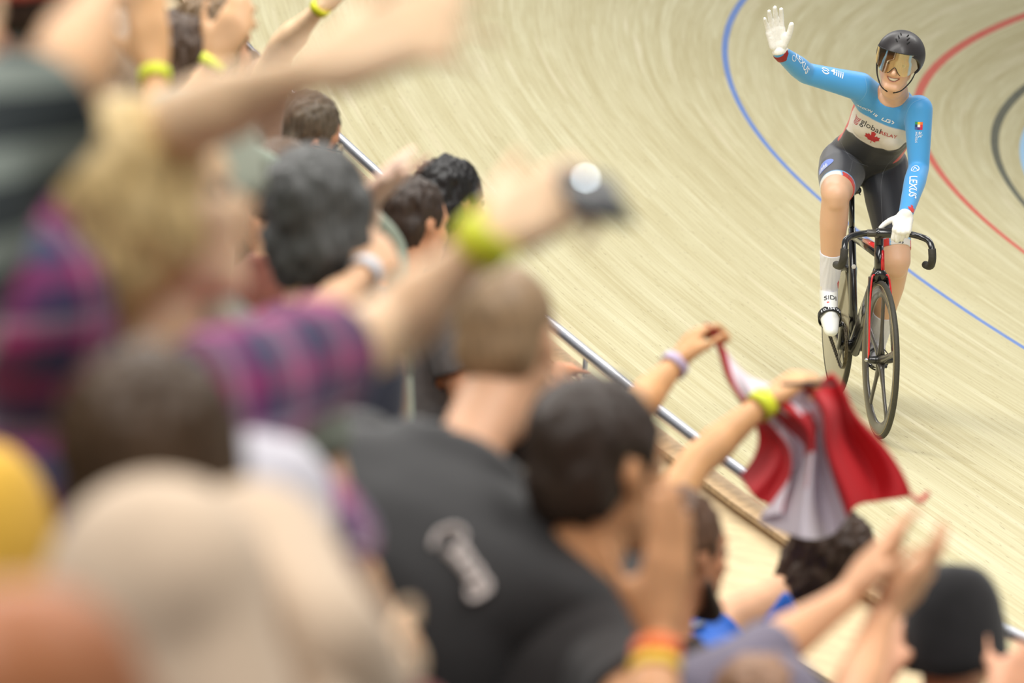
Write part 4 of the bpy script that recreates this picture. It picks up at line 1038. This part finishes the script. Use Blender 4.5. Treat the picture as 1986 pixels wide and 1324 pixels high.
capsule(bm, J['base'], .055, HH - hU * .07 - hF * .02, .052)
head_prims(bm, HH, hR, hF, hU, 1.0, True, True)
def limb(pts, rs):
    for (p, q), (r0, r1) in zip(zip(pts, pts[1:]), zip(rs, rs[1:])): capsule(bm, p, r0, q, r1, 20, 6)
limb([J['shR'], J['shR'].lerp(J['elR'], .4), J['elR']], [.060, .052, .043]); limb([J['elR'], J['elR'].lerp(J['wrR'], .3), J['wrR']], [.043, .044, .028])
limb([J['shL'], J['shL'].lerp(J['elL'], .4), J['elL']], [.060, .053, .042]); limb([J['elL'], J['elL'].lerp(J['wrL'], .3), J['wrL']], [.042, .045, .029])
for s in ('R', 'L'):
    h, k, a = J['hip' + s], J['kn' + s], J['an' + s]
    limb([h, h.lerp(k, .35), h.lerp(k, .75), k], [.105, .098, .076, .064])
    capsule(bm, k + FWD * .014, .052, k + FWD * .008 - BUP * .03, .05)
    calf = k.lerp(a, .30); limb([k, calf, k.lerp(a, .6), a], [.060, .062, .049, .037])
    capsule(bm, k.lerp(a, .14) - FWD * .02, .04, k.lerp(a, .42) - FWD * .022, .040)
feet = {}
for s, sg in (('R', -1), ('L', 1)):
    a = J['an' + s]; pc = ped[sg]; ball = pc + BUP * .028 + FWD * .005
    heel = a - FWD * .03 - BUP * .05 ; toe = ball + (ball - heel).normalized() * .075
    capsule(bm, a, .034, heel.lerp(a, .3), .032); capsule(bm, heel, .028, ball, .033, flat=.9); capsule(bm, ball, .034, toe - BUP * .003, .024); capsule(bm, a - BUP * .01, .034, ball, .030)
    feet[s] = (a, heel, ball, toe)
hdR = (J['tipR'] - J['wrR']).normalized(); hdL = (J['tipL'] - J['wrL']).normalized()
pnR = -CF + CR * .1; hand_prims(bm, J['wrR'] + hdR * .012, hdR, pnR, 1, .16, .09, .96, .72)
bLv = (hbp(0, .10, 0) - hbp(0, .02, 0)).normalized()
pnL = CF - CU * .35 ; hand_prims(bm, J['wrL'] + hdL * .004, hdL, CF * .9 - CU * .2, -1, 1.75, .0, .93, 1.25)
bones = [(J['pel'], J['base'], .11), (J['base'] + hU * .02, HH, .04), (J['shR'], J['elR'], .05), (J['elR'], J['wrR'], .04), (J['wrR'] + hdR * .02, J['tipR'], .03), (J['shL'], J['elL'], .05), (J['elL'], J['wrL'], .04), (J['wrL'] + hdL * .01, J['tipL'] , .04),
         (J['hipR'], J['knR'], .09), (J['knR'], J['anR'], .055), (feet['R'][1], feet['R'][3], .035), (J['hipL'], J['knL'], .09), (J['knL'], J['anL'], .055), (feet['L'][1], feet['L'][3], .035)]
hand_c = [np.array(J['wrR'] + hdR * .10), np.array(J['tipL'])]; face_c = np.array(HH + hF * .07 - hU * .02)
def keep(V):
    k = np.zeros(len(V))
    for p in hand_c: k = np.maximum(k, np.clip((.12 - np.linalg.norm(V - p, axis=1)) / .02, 0, 1) * .9)
    return np.maximum(k, np.clip((.10 - np.linalg.norm(V - face_c, axis=1)) / .03, 0, 1) * .72)
V, FS = voxel_union(bm, .0042, 14, keep)
# smiling mouth
Hn = np.array(HH); Q = V - Hn; lx = Q @ np.array(hR); ly = Q @ np.array(hF); lz = Q @ np.array(hU)
upl = -.050 + 5.5 * lx ** 2; lol = -.0665 + 24 * lx ** 2
front = (ly > .045)
ins = front & (np.abs(lx) < .026) & (lz < upl) & (lz > lol)
V[ins] -= np.array(hF) * .009
N = vnormals(V, FS)
bid, bt = seg_info(V, bones)
lipd = np.minimum(np.abs(lz - upl), np.abs(lz - lol)); lip = front & (np.abs(lx) < .029) & ~ins & (lz < upl + .008) & (lz > lol - .008); lw = (np.exp(-(lipd / .0042) ** 2) * .75 * lip)[:, None]
colb = np.tile(np.array(lin(SKC)), (len(V), 1))
colb = colb * (1 - lw) + np.array(lin((204, 126, 112))) * lw; colb[ins] = lin((150, 90, 80))
rosy = np.exp(-((np.abs(lx) - .042) ** 2 + (lz + .022) ** 2) / .0004) * front; colb = colb * (1 - .35 * rosy[:, None]) + np.array(lin((224, 146, 122))) * .35 * rosy[:, None]
colb[:, 3] = 1
me = to_mesh('body', V, FS); ca = me.color_attributes.new('Col', 'FLOAT_COLOR', 'POINT'); ca.data.foreach_set('color', colb.ravel())
skm = vcol_mat('rider_skin', .42, 0, .05, 300); b_ = skm.node_tree.nodes['Principled BSDF']; b_.inputs['Subsurface Weight'].default_value = .15; b_.inputs['Subsurface Radius'].default_value = (1, .35, .2); b_.inputs['Subsurface Scale'].default_value = .01
body = mesh_obj('body', me, skm, rider)
# teeth
bm = bmesh.new(); rowt = []
for k in range(25):
    x = -.0255 + .051 * k / 24; yy = .0775 - 14 * x * x
    zt = -.0505 + 5.5 * x * x; zb = max(-.0645 + 22 * x * x, zt - .0125)
    rowt.append([bm.verts.new(HH + hR * x + hF * (yy + d) + hU * z) for z, d in ((zt, 0), ((zt + zb) / 2, .001), (zb, -.001))])
for a, b in zip(rowt, rowt[1:]):
    for j in range(2): bm.faces.new((a[j], b[j], b[j + 1], a[j + 1]))
o = bm_obj('teeth', bm, mat('tooth_enamel', (238, 230, 216), .25, var=.03), rider); so = o.modifiers.new('s', 'SOLIDIFY'); so.thickness = .003; so.offset = -1
for x in (-1, 1):
    c = HH + hR * x * .031 + hF * .064 + hU * .008
    bm = bmesh.new(); ellipsoid(bm, c, (hR * .013, hF * .013, hU * .012)); e = bm_obj('eye', bm, mat('eye_white', (225, 220, 214), .2), rider)
    bm = bmesh.new(); ellipsoid(bm, c + hF * .010, (hR * .006, hF * .004, hU * .006), 14, 8); bm_obj('iris', bm, mat('iris_brown', (70, 50, 36), .2), e)
# ---- skinsuit
pel, base_ = np.array(J['pel']), np.array(J['base'])
S_ = ((V - pel) @ np.array(az)) / ax.length; Aa = ((V - pel) @ np.array(axx)) / .15; Bb = (V - pel) @ np.array(ay)
NHC = np.array(pj(1735, 168, -.32)); nd_ = np.array((-CF + CU * .25).normalized()); _q = V - NHC
neckhole = (np.linalg.norm(_q - np.outer(_q @ nd_, nd_), axis=1) < .068) & ((_q @ nd_) > -.175)
_q2 = V - np.array(pj(1739, 148, -.32)); neckhole |= (np.linalg.norm(_q2 - np.outer(_q2 @ nd_, nd_), axis=1) < .062) & ((_q2 @ nd_) > -.175)
suit = ((bid == 0) | (bid == 1)) & (S_ < 1.16) & (np.linalg.norm(V - np.array(HH - hU * .03), axis=1) > .118) & ~neckhole
for k in (2, 3, 5, 6): suit |= (bid == k)
suit |= ((bid == 4) & (((V - np.array(J['wrR'])) @ np.array(hdR)) < -.005))
def hem(V, a, b, t, tilt=0):
    d = np.array((b - a).normalized()); p = np.array(a.lerp(b, t)); return ((V - p) @ d + tilt * ((V - p) @ np.array(FWD)))
hR_ = hem(V, J['hipR'], J['knR'], .87); hL_ = hem(V, J['hipL'], J['knL'], .90)
suit |= (bid == 8) & (hR_ < 0); suit |= (bid == 11) & (hL_ < 0)
near = np.linalg.norm(V - np.array(J['hipR']), axis=1) < .25; suit |= ((bid == 9) & (hR_ < 0)) | ((bid == 12) & (hL_ < 0))
suit &= ~neckhole
BLUE_, WHT, BLK, REDC, LBL, CHAR = lin((70, 158, 222)), lin((226, 220, 212)), lin((26, 26, 28)), lin((208, 52, 44)), lin((104, 176, 228)), lin((44, 46, 54))
col = np.tile(np.array(BLUE_), (len(V), 1))
tor = (bid == 0)
_bv0 = BVHTree.FromPolygons([Vector(v) for v in V], FS)
def curve_on(pts):
    o = []
    for x, y in pts:
        d = (at(x, y, 10) - CAM).normalized(); h = _bv0.ray_cast(CAM, d)[0]
        if h is not None and (h - CAM).length < 26:
            r = np.array(h) - pel; o.append(((r @ np.array(axx)) / .15, (r @ np.array(az)) / ax.length))
    o.sort(); return np.array(o)
cb1 = curve_on([(1646, 198), (1665, 213), (1685, 226), (1710, 239), (1735, 248), (1750, 251)]); cb2 = curve_on([(1643, 242), (1655, 258), (1675, 274), (1697, 285), (1720, 290), (1742, 287), (1752, 278)])
bw = np.interp(Aa, cb1[:, 0], cb1[:, 1]); wb_ = np.interp(Aa, cb2[:, 0], cb2[:, 1])
def blend(mask, d, c, wd=.0045):
    t = (np.clip(d / wd + .5, 0, 1) * mask)[:, None]; col[:] = col * (1 - t) + np.array(c) * t
blend(tor, (bw - S_) * ax.length, WHT); blend(tor, (wb_ - S_) * ax.length, BLK)
flank = tor & (Bb < .045 + 0 * Aa) & (S_ < .80) & (S_ > .13); col[flank & (S_ > .30 )] = REDC; col[flank & (S_ <= .30) & (S_ > .22) & (Aa < 0)] = REDC
leg = (bid == 8) | (bid == 11) | (bid == 9) | (bid == 12); col[leg] = CHAR
for m_, hh, kn in (((bid == 8) | (bid == 9), hR_, J['knR']), ((bid == 11) | (bid == 12), hL_, J['knL'])):
    blend(m_, hh + .042, LBL); blend(m_, hh + .035, WHT)
    lat = (V - np.array(kn)) @ np.array(BL); inner = lat > .030 if kn is J['knR'] else lat < -.03
    outer = lat < -.058 if kn is J['knR'] else lat > .058
    col[m_ & (hh > -.035) & (inner | outer)] = REDC; col[m_ & (hh > -.035) & inner & (np.abs(lat) < .036)] = LBL
idx = np.nonzero(suit)[0]
keepf = [f for f in FS if suit[list(f)].all()]
_par = {}
def _find(i):
    while _par.setdefault(i, i) != i: _par[i] = _par[_par[i]]; i = _par[i]
    return i
for f in keepf:
    a = _find(f[0])
    for i in f[1:]: _par[_find(i)] = a
_cnt = {}
for f in keepf: r_ = _find(f[0]); _cnt[r_] = _cnt.get(r_, 0) + 1
keepf = [f for f in keepf if _cnt[_find(f[0])] > 1500]
ec = {}
for f in keepf:
    for a, b in zip(f, f[1:] + f[:1]): ec[(min(a, b), max(a, b))] = ec.get((min(a, b), max(a, b)), 0) + 1
Vs = smooth_rim(V, keepf, ec, 10)
used = sorted({i for f in keepf for i in f}); mp = {i: k for k, i in enumerate(used)}
SP = [Vs[i] + N[i] * .0028 for i in used]; SC = [tuple(col[i]) for i in used]; SF = [tuple(mp[i] for i in f) for f in keepf]
ec = {}
for f in keepf:
    for a, b in zip(f, f[1:] + f[:1]): ec[(min(a, b), max(a, b))] = ec.get((min(a, b), max(a, b)), 0) + 1
hv = {}
for (a, b), c in ec.items():
    if c == 1:
        for i in (a, b):
            if i not in hv: hv[i] = len(SP); SP.append(Vs[i] - N[i] * .003); SC.append(tuple(col[i]))
for f in keepf:
    for a, b in zip(f, f[1:] + f[:1]):
        if ec[(min(a, b), max(a, b))] == 1: SF.append((mp[b], mp[a], hv[a], hv[b]))
SB = BVHTree.FromPolygons([Vector(p) for p in SP], SF)
def rayc(bv, px, py):
    d = (at(px, py, 10) - CAM).normalized(); return bv.ray_cast(CAM, d)
def text2d(s, size=1.0, shear=0.0, bold=0.0, sx=1.0, spacing=1.0):
    cu = bpy.data.curves.new('t', 'FONT'); cu.body = s; cu.align_x = 'CENTER'; cu.align_y = 'CENTER'; cu.size = size; cu.shear = shear; cu.offset = bold * size; cu.space_character = spacing; cu.resolution_u = 3
    o = bpy.data.objects.new('t', cu); C.collection.objects.link(o)
    dg = bpy.context.evaluated_depsgraph_get(); dg.update(); me = bpy.data.meshes.new_from_object(o.evaluated_get(dg))
    bm = bmesh.new(); bm.from_mesh(me); bpy.data.objects.remove(o); bpy.data.meshes.remove(me)
    for v in bm.verts: v.co.x *= sx
    return bm
def poly2d(polys):
    bm = bmesh.new()
    for P in polys:
        try: bm.faces.new([bm.verts.new((x, y, 0)) for x, y in P])
        except Exception: pass
    return bm
def bar2d(pts, w_):
    """thick open line as quads"""
    P = []
    for (x0, y0), (x1, y1) in zip(pts, pts[1:]):
        dx, dy = x1 - x0, y1 - y0; l = math.hypot(dx, dy) or 1; nx, ny = -dy / l * w_ / 2, dx / l * w_ / 2
        P.append([(x0 + nx, y0 + ny), (x0 - nx, y0 - ny), (x1 - nx, y1 - ny), (x1 + nx, y1 + ny)])
    return P
def arc2d(cx, cy, rx, ry, a0, a1, w_, n=14):
    return bar2d([(cx + rx * math.cos(math.radians(a0 + (a1 - a0) * k / n)), cy + ry * math.sin(math.radians(a0 + (a1 - a0) * k / n))) for k in range(n + 1)], w_)
def decal(bm2, px, py, dx, dy, colour, bv, SPl, SCl, SFl, lift=.0012, thr=.006):
    h = rayc(bv, px, py)
    if h[0] is None: bm2.free(); return
    c, n = h[0], h[1].copy()
    for ox, oy in ((6, 0), (-6, 0), (0, 6), (0, -6)):
        g = rayc(bv, px + ox, py + oy)
        if g[0] is not None and (g[0] - c).length < .05: n += g[1]
    n.normalize(); r = CR * dx - CU * dy; r = (r - n * r.dot(n)).normalized(); u = n.cross(r)
    if u.dot(-CR * (-dy) * 0 + CU * dx + CR * dy) < 0: u = -u
    bmesh.ops.triangulate(bm2, faces=bm2.faces[:])
    for it in range(4):
        es = [e for e in bm2.edges if e.calc_length() > thr]
        if not es: break
        bmesh.ops.subdivide_edges(bm2, edges=es, cuts=1); bmesh.ops.triangulate(bm2, faces=bm2.faces[:])
    mpd = {}; k0 = len(SPl)
    for v in bm2.verts:
        p = c + r * v.co.x + u * v.co.y; g = bv.ray_cast(p + n * .06, -n, .14)
        mpd[v] = None if g[0] is None else (g[0] + n * lift)
    ids = {}
    for v, p in mpd.items():
        if p is not None: ids[v] = len(SPl); SPl.append(np.array(p)); SCl.append(colour)
    for f in bm2.faces:
        if all(v in ids for v in f.verts):
            a = [ids[v] for v in f.verts]; P = [Vector(SPl[i]) for i in a]
            if (P[1] - P[0]).cross(P[2] - P[0]).dot(n) < 0: a.reverse()
            SFl.append(tuple(a))
    bm2.free()
def D(bm2, px, py, dx, dy, c, lift=.0012): decal(bm2, px, py, dx, dy, lin(c), SB, SP, SC, SF, lift)
W_, K_, RD = (240, 244, 248), (40, 40, 44), (190, 28, 34)
# chest
D(text2d('global', .042, 0, .004), 1689, 246, .93, .37, (56, 56, 60)); D(text2d('RELAY', .026, 0, .006), 1723, 262, .96, .28, RD)
for k in range(5): D(poly2d(arc2d(0, .0 - .007 * k + .014, .019 - .001 * k, .012, 200, 330, .0028)), 1664, 230, .93, .37, (196, 40, 40))
D(text2d('ARGON 18', .017, .2, .02, 1.2), 1681, 212, .86, .5, W_)
def lg(s=1.0):
    P = bar2d([(-.040, .012), (-.048, -.010), (-.018, -.010)], .006) + bar2d([(.010, .012), (-.014, .012), (-.020, -.010), (.006, -.010), (.010, .002), (-.004, .002)], .006) + bar2d([(.018, .012), (.034, .001), (.022, -.012)], .007)
    return [[(x * s, y * s) for x, y in q] for q in P]
D(poly2d(lg(.66)), 1724, 235, .95, .30, W_)
def leaf(s): return poly2d([[(x * s, y * s) for x, y in LEAF]])
D(leaf(.050), 1691, 269, .97, .22, RD)
# left arm (on the bar)
sq = [((44, 150, 90), 0, 1), ((240, 200, 50), 1, 1), ((240, 120, 60), 2, 1), ((30, 60, 110), 0, 0), ((240, 240, 240), 1, 0), ((220, 50, 60), 2, 0), ((60, 90, 160), 0, -1), ((200, 30, 80), 2, -1), ((90, 40, 120), 1, -1)]
for c_, i, j in sq: D(poly2d([[(i * .011 - .0165, j * .011 - .0055), (i * .011 - .0055, j * .011 - .0055), (i * .011 - .0055, j * .011 + .0055), (i * .011 - .0165, j * .011 + .0055)]]), 1782, 244, 1, .05, c_)
D(text2d('alt', .026, 0, .003), 1785, 261, -.06, 1, W_); D(text2d('HOTELS', .013, 0, .006), 1777, 266, -.06, 1, W_)
D(text2d('LEXUS', .047, 0, .012), 1770, 361, -.1, 1, W_)
D(poly2d(arc2d(0, 0, .021, .016, 0, 360, .0035, 28) + bar2d([(.008, .013), (-.010, -.004), (.012, -.006)], .0032)), 1775, 327, -.1, 1, W_)
D(leaf(.030), 1769, 408, .98, .1, (214, 44, 40))
# right arm (waving)
D(text2d('4iiii', .046, 0, .014), 1624, 142, .99, .12, W_)
D(poly2d(arc2d(0, 0, .017, .014, 20, 170, .005) + arc2d(0, 0, .017, .014, 200, 350, .005) + arc2d(-.004, .003, .008, .004, 180, 380, .004) + arc2d(.004, -.003, .008, .004, 0, 200, .004)), 1601, 137, .99, .12, W_)
D(text2d('LEXUS', .040, 0, .012), 1557, 123, .9, .42, W_)
D(poly2d(arc2d(0, 0, .014, .011, 0, 360, .003, 24)), 1540, 113, .9, .42, W_)
# thighs
D(poly2d([[(.044 * math.cos(a) + .004 * math.cos(2 * a), .044 * math.sin(a)) for a in np.linspace(0, 2 * math.pi, 40)[:-1]]]), 1598, 322, .97, .1, (100, 128, 214))
sk = []
for k, (x, h) in enumerate(((-.026, .012), (-.018, .026), (-.011, .016), (-.004, .034), (.004, .020), (.012, .030), (.020, .014))): sk.append([(x, -.012), (x + .006, -.012), (x + .006, h - .012), (x, h - .012)])
sk += [[(-.03, -.024), (.028, -.024), (.028, -.016), (-.03, -.016)]]
D(poly2d(sk), 1597, 325, .9, .3, (214, 220, 240), .0022)
D(poly2d(lg(.8)), 1610, 352, .97, -.22, K_, .0018); D(poly2d(lg(.5)), 1745, 468, .97, .22, K_, .0018)
# thin seams on the shorts
def seam(pts, c_=(104, 106, 112)):
    q = catmull([Vector((x, y, 0)) for x, y in pts], 6); P = []
    for a, b in zip(q, q[1:]):
        ga, gb = rayc(SB, a.x, a.y), rayc(SB, b.x, b.y)
        if ga[0] is None or gb[0] is None or (ga[0] - gb[0]).length > .08: continue
        n = ga[1]; sd = (gb[0] - ga[0]).cross(n).normalized() * .0009; k = len(SP)
        for v in (ga[0] + sd, ga[0] - sd, gb[0] - sd, gb[0] + sd): SP.append(np.array(v + n * .0012)); SC.append(lin(c_))
        SF.append((k, k + 1, k + 2, k + 3))
seam([(1620, 252), (1640, 292), (1655, 312), (1684, 322)]); seam([(1713, 335), (1709, 360), (1710, 400), (1712, 440)]); seam([(1752, 290), (1722, 318), (1711, 338)]); seam([(1653, 313), (1648, 335), (1645, 345)])
seam([(1677, 150), (1681, 175), (1668, 195), (1650, 192)], (130, 190, 232)); seam([(1796, 190), (1770, 200), (1757, 225), (1756, 250)], (130, 190, 232))
me = to_mesh('skinsuit', SP, SF); ca = me.color_attributes.new('Col', 'FLOAT_COLOR', 'POINT'); ca.data.foreach_set('color', np.array(SC).ravel())
suit_o = mesh_obj('skinsuit', me, vcol_mat('lycra', .48, .25, .12, 900), rider)
# ---- gloves, cuff, socks
gl = mat('glove_white', (236, 234, 228), .8, var=.04, scale=140, bump=.12)
handR = ((V - np.array(J['wrR'])) @ np.array(hdR)) > -.008
shell('glove', V, N, FS, ((bid == 4) | (bid == 3)) & handR, .0035, gl, rider, wob=.0015)
dL = (J['wrL'] - J['elL']).normalized()
handL = (((V - np.array(J['wrL'])) @ np.array(dL)) > .004) & ((bid == 7) | (bid == 6))
shell('glove', V, N, FS, handL, .0042, gl, rider, wob=.002)
bm = bmesh.new(); c = J['wrR'] - (J['wrR'] - J['elR']).normalized() * .012; dcf = (J['wrR'] - J['elR']).normalized() * .3 + hdR * .7; dcf.normalize()
capsule(bm, c - dcf * .010, .0335, c + dcf * .004, .0325, 24, 2); o = bm_obj('cuff', bm, mat('cuff_darkred', (150, 34, 34), .6), rider)
sock = mat('sock_white', (232, 232, 240), .85, var=.05, scale=160, bump=.4, stretch=(6, 6, .3))
for kn, an, b, tt in (('knR', 'anR', (9, 10), .60), ('knL', 'anL', (12, 13), .60)):
    d = J[an] - J[kn]; tv = ((V - np.array(J[kn])) @ np.array(d.normalized())) / d.length
    shell('sock', V, N, FS, np.isin(bid, b) & (tv > tt) & (tv < 1.02), .0034, sock, rider, fn=lambda v: .0008 * math.sin(math.atan2((Vector(v) - J[kn]).dot(BL), (Vector(v) - J[kn]).dot(FWD)) * 40))
# ---- shoes and pedal straps
shw = mat('shoe_white', (232, 234, 230), .35, var=.05, scale=20, coat=.4); strap_m = mat('strap_black', (30, 30, 32), .55)
for s, sg in (('R', -1), ('L', 1)):
    a, heel, ball, toe = feet[s]; bm = bmesh.new(); fwdv = (toe - heel).normalized(); side = BL; upv = fwdv.cross(side) * (1 if fwdv.cross(side).dot(BUP) > 0 else -1)
    capsule(bm, heel, .034, ball, .040, 20, 6, .9, side); capsule(bm, ball, .043, toe, .033, 20, 6, .78, side); capsule(bm, a - (a - heel) * .25, .041, heel.lerp(ball, .3), .038); capsule(bm, a - (a - heel) * .2 + fwdv * .012, .040, ball + upv * .01, .034)
    v_, f_ = voxel_union(bm, .0045, 8); n_v = vnormals(v_, f_)
    top = np.array(a - (a - heel) * .12); v_[((v_ - top) @ np.array((a - heel).normalized())) > .004] -= 0
    cutm = ((v_ - np.array(a)) @ np.array((J['kn' + s] - a).normalized())) < .012
    ks = [f for f in f_ if cutm[list(f)].all()]; us = sorted({i for f in ks for i in f}); mm = {i: k for k, i in enumerate(us)}
    P = [v_[i] for i in us]; Cc = [lin((232, 234, 230))] * len(P); Ff = [tuple(mm[i] for i in f) for f in ks]
    sole = ((np.array(P) - np.array(ball)) @ np.array(upv)) < -.026; Cc = [lin((40, 40, 42)) if q else c_ for q, c_ in zip(sole, Cc)]
    bvs = BVHTree.FromPolygons([Vector(p) for p in P], Ff)
    if s == 'R':
        decal(text2d('SIDI', .030, 0, .015, 1.1), 1611, 577, 1, -.02, lin(K_), bvs, P, Cc, Ff); decal(poly2d([[(.006 * math.cos(t), .004 * math.sin(t)) for t in np.linspace(0, 6.0, 10)]]), 1606, 586, 1, 0, lin((214, 60, 40)), bvs, P, Cc, Ff)
    else: decal(text2d('SIDI', .034, 0, .015, 1.1), 1692, 677, 1, -.02, lin(K_), bvs, P, Cc, Ff)
    me = to_mesh('shoe', P, Ff); ca = me.color_attributes.new('Col', 'FLOAT_COLOR', 'POINT'); ca.data.foreach_set('color', np.array(Cc).ravel())
    mesh_obj('shoe', me, vcol_mat('shoe_gloss', .3, 0, .05, 60, .3), rider)
    # strap round the shoe and the pedal
    c = ball.lerp(heel, .10); bm = bmesh.new(); lp = []; n = 40
    for h in (-.017, .017):
        for off in (0, .004): lp.append([bm.verts.new(c + fwdv * h + side * (.047 + off) * math.cos(2 * math.pi * k / n) + upv * ((.047 + off) * math.sin(2 * math.pi * k / n))) for k in range(n)])
    for a_, b2 in ((0, 1), (1, 3), (3, 2), (2, 0)):
        for k in range(n): bm.faces.new((lp[a_][k], lp[a_][(k + 1) % n], lp[b2][(k + 1) % n], lp[b2][k]))
    bmesh.ops.recalc_face_normals(bm, faces=bm.faces); mt = bpy.data.meshes.new('x'); bm.to_mesh(mt); bm.free()
    P = [np.array(v.co) for v in mt.vertices]; Ff = [tuple(p.vertices) for p in mt.polygons]; Cc = [lin((28, 28, 30))] * len(P); bvs = BVHTree.FromPolygons([Vector(p) for p in P], Ff)
    q = px_of(c + upv * .050)
    if s == 'R': decal(text2d('10.154 W', .021, 0, .014, 1.05), q[0] + 1, q[1] + 1, 1, -.12, lin(W_), bvs, P, Cc, Ff)
    else: decal(text2d('WR', .026, 0, .014, 1.1), q[0] + 14, q[1] + 1, 1, .35, lin(W_), bvs, P, Cc, Ff)
    me = to_mesh('toe_strap', P, Ff); ca = me.color_attributes.new('Col', 'FLOAT_COLOR', 'POINT'); ca.data.foreach_set('color', np.array(Cc).ravel())
    mesh_obj('toe_strap', me, vcol_mat('strap_web', .55, 0, .1, 200), ped[(sg, 'o')])
# ---- helmet
def hp(x, y, z): return HH + hR * x + hF * y + hU * z
hc = Vector((-.006, -.022, .036))
def helm(az_, el_, k=1.0):
    ce = math.cos(el_); x = .104 * ce * math.sin(az_); y = .134 * ce * math.cos(az_) * (1 if math.cos(az_) > 0 else 1.22); z = .103 * math.sin(el_)
    return hp(hc.x + x * k, hc.y + y * k, hc.z + z * k)
bm = bmesh.new(); rows = []; n = 96
for i in range(29):
    row = []
    for k in range(n):
        a = 2 * math.pi * k / n; ca_ = math.cos(a)
        low = math.radians(2 + 12 * max(0, ca_) ** 2 - 44 * math.exp(-((abs(math.atan2(math.sin(a), ca_)) - 1.75) / .55) ** 2) - 8 * max(0, -ca_))
        el_ = low + (math.pi / 2 - low) * i / 28
        row.append(bm.verts.new(helm(a, el_)))
    rows.append(row)
for a, b in zip(rows, rows[1:]):
    for k in range(n): bm.faces.new((a[k], a[(k + 1) % n], b[(k + 1) % n], b[k]))
bmesh.ops.remove_doubles(bm, verts=rows[-1], dist=.001); bmesh.ops.recalc_face_normals(bm, faces=bm.faces)
if sum((f.normal.dot(f.calc_center_median() - HH) > 0) for f in bm.faces) < len(bm.faces) / 2: bmesh.ops.reverse_faces(bm, faces=bm.faces)
hm = bm_obj('helmet', bm, mat('helmet_black', (42, 38, 38), .42, 0, .04, 20, coat=.08), rider); so = hm.modifiers.new('s', 'SOLIDIFY'); so.thickness = .010; so.offset = -1
for s in (-1, 1):
    for k in range(3):
        a0, e0 = s * math.radians(19), math.radians(44 + 11 * k)
        p0, p1 = helm(a0 - s * .05, e0 - .04, 1.003), helm(a0 + s * .06 / math.cos(e0), e0 + .06, 1.003)
        bm = bmesh.new(); capsule(bm, p0, .0028, p1, .0028, 8, 3); bm_obj('vent_slot', bm, mat('vent_dark', (6, 6, 6), .8), hm)
vm = newmat('visor_gold')[0]; nt = vm.node_tree; b = nt.nodes['Principled BSDF']; nt.nodes.remove(b)
tr_ = nt.nodes.new('ShaderNodeBsdfTransparent'); tr_.inputs[0].default_value = (.62, .50, .28, 1); gs = nt.nodes.new('ShaderNodeBsdfGlossy'); gs.inputs['Roughness'].default_value = .06; gs.inputs[0].default_value = (.9, .78, .55, 1)
fz_ = nt.nodes.new('ShaderNodeLayerWeight'); fz_.inputs[0].default_value = .35; mx = nt.nodes.new('ShaderNodeMixShader'); ad = nt.nodes.new('ShaderNodeMath'); ad.operation = 'MULTIPLY_ADD'; ad.inputs[1].default_value = .6; ad.inputs[2].default_value = .42
nt.links.new(fz_.outputs['Facing'], ad.inputs[0]); nt.links.new(ad.outputs[0], mx.inputs[0]); nt.links.new(tr_.outputs[0], mx.inputs[1]); nt.links.new(gs.outputs[0], mx.inputs[2]); nt.links.new(mx.outputs[0], nt.nodes['Material Output'].inputs[0])
bm = bmesh.new(); rows = []
NA = 61
for i in range(15):
    row = []
    for k in range(NA):
        a = math.radians(-86 + 172 * k / (NA - 1)); u = a / math.radians(86)
        topz = .066 - .006 * u * u; notch = .024 * math.exp(-(a / .16) ** 2)
        botz = -.022 + notch - .012 * math.exp(-((abs(a) - .5) / .3) ** 2) + .040 * abs(u) ** 3
        z = botz + (topz - botz) * i / 14
        rx, ry = .095 - .10 * (.055 - z) ** 1 * .12, .126 - .14 * max(0, .03 - z) * .5
        row.append(bm.verts.new(hp(rx * math.sin(a), -.008 + ry * math.cos(a), z)))
    rows.append(row)
for p_, q_ in zip(rows, rows[1:]):
    for k in range(NA - 1): bm.faces.new((p_[k], p_[k + 1], q_[k + 1], q_[k]))
vis = bm_obj('visor', bm, vm, hm)
edge = catmull([v for v in [Vector(x) for x in []]], 1) if False else None
bm = bmesh.new(); me_ = vis.data; tube(bm, [Vector(me_.vertices[k].co) for k in range(24, 37)], .0018, 6); bm_obj('nose_trim', bm, mat('trim_black', (20, 18, 16), .5), vis)
bm = bmesh.new(); tube(bm, [Vector(me_.vertices[14 * NA + k].co) for k in range(0, NA)], .002, 6); bm_obj('visor_rim', bm, MATS['trim_black'], vis)
for s in (-1, 1):
    bm = bmesh.new(); tube(bm, catmull([hp(s * .088, .0, .0), hp(s * .074, .02, -.055), hp(s * .045, .045, -.100), hp(s * .012, .052, -.118)], 6), .0028, 6, flat=.5)
    tube(bm, catmull([hp(s * .086, -.035, -.01), hp(s * .074, -.005, -.06), hp(s * .052, .030, -.094)], 6), .0025, 6, flat=.5)
    bm_obj('chin_strap', bm, strap_m, hm)
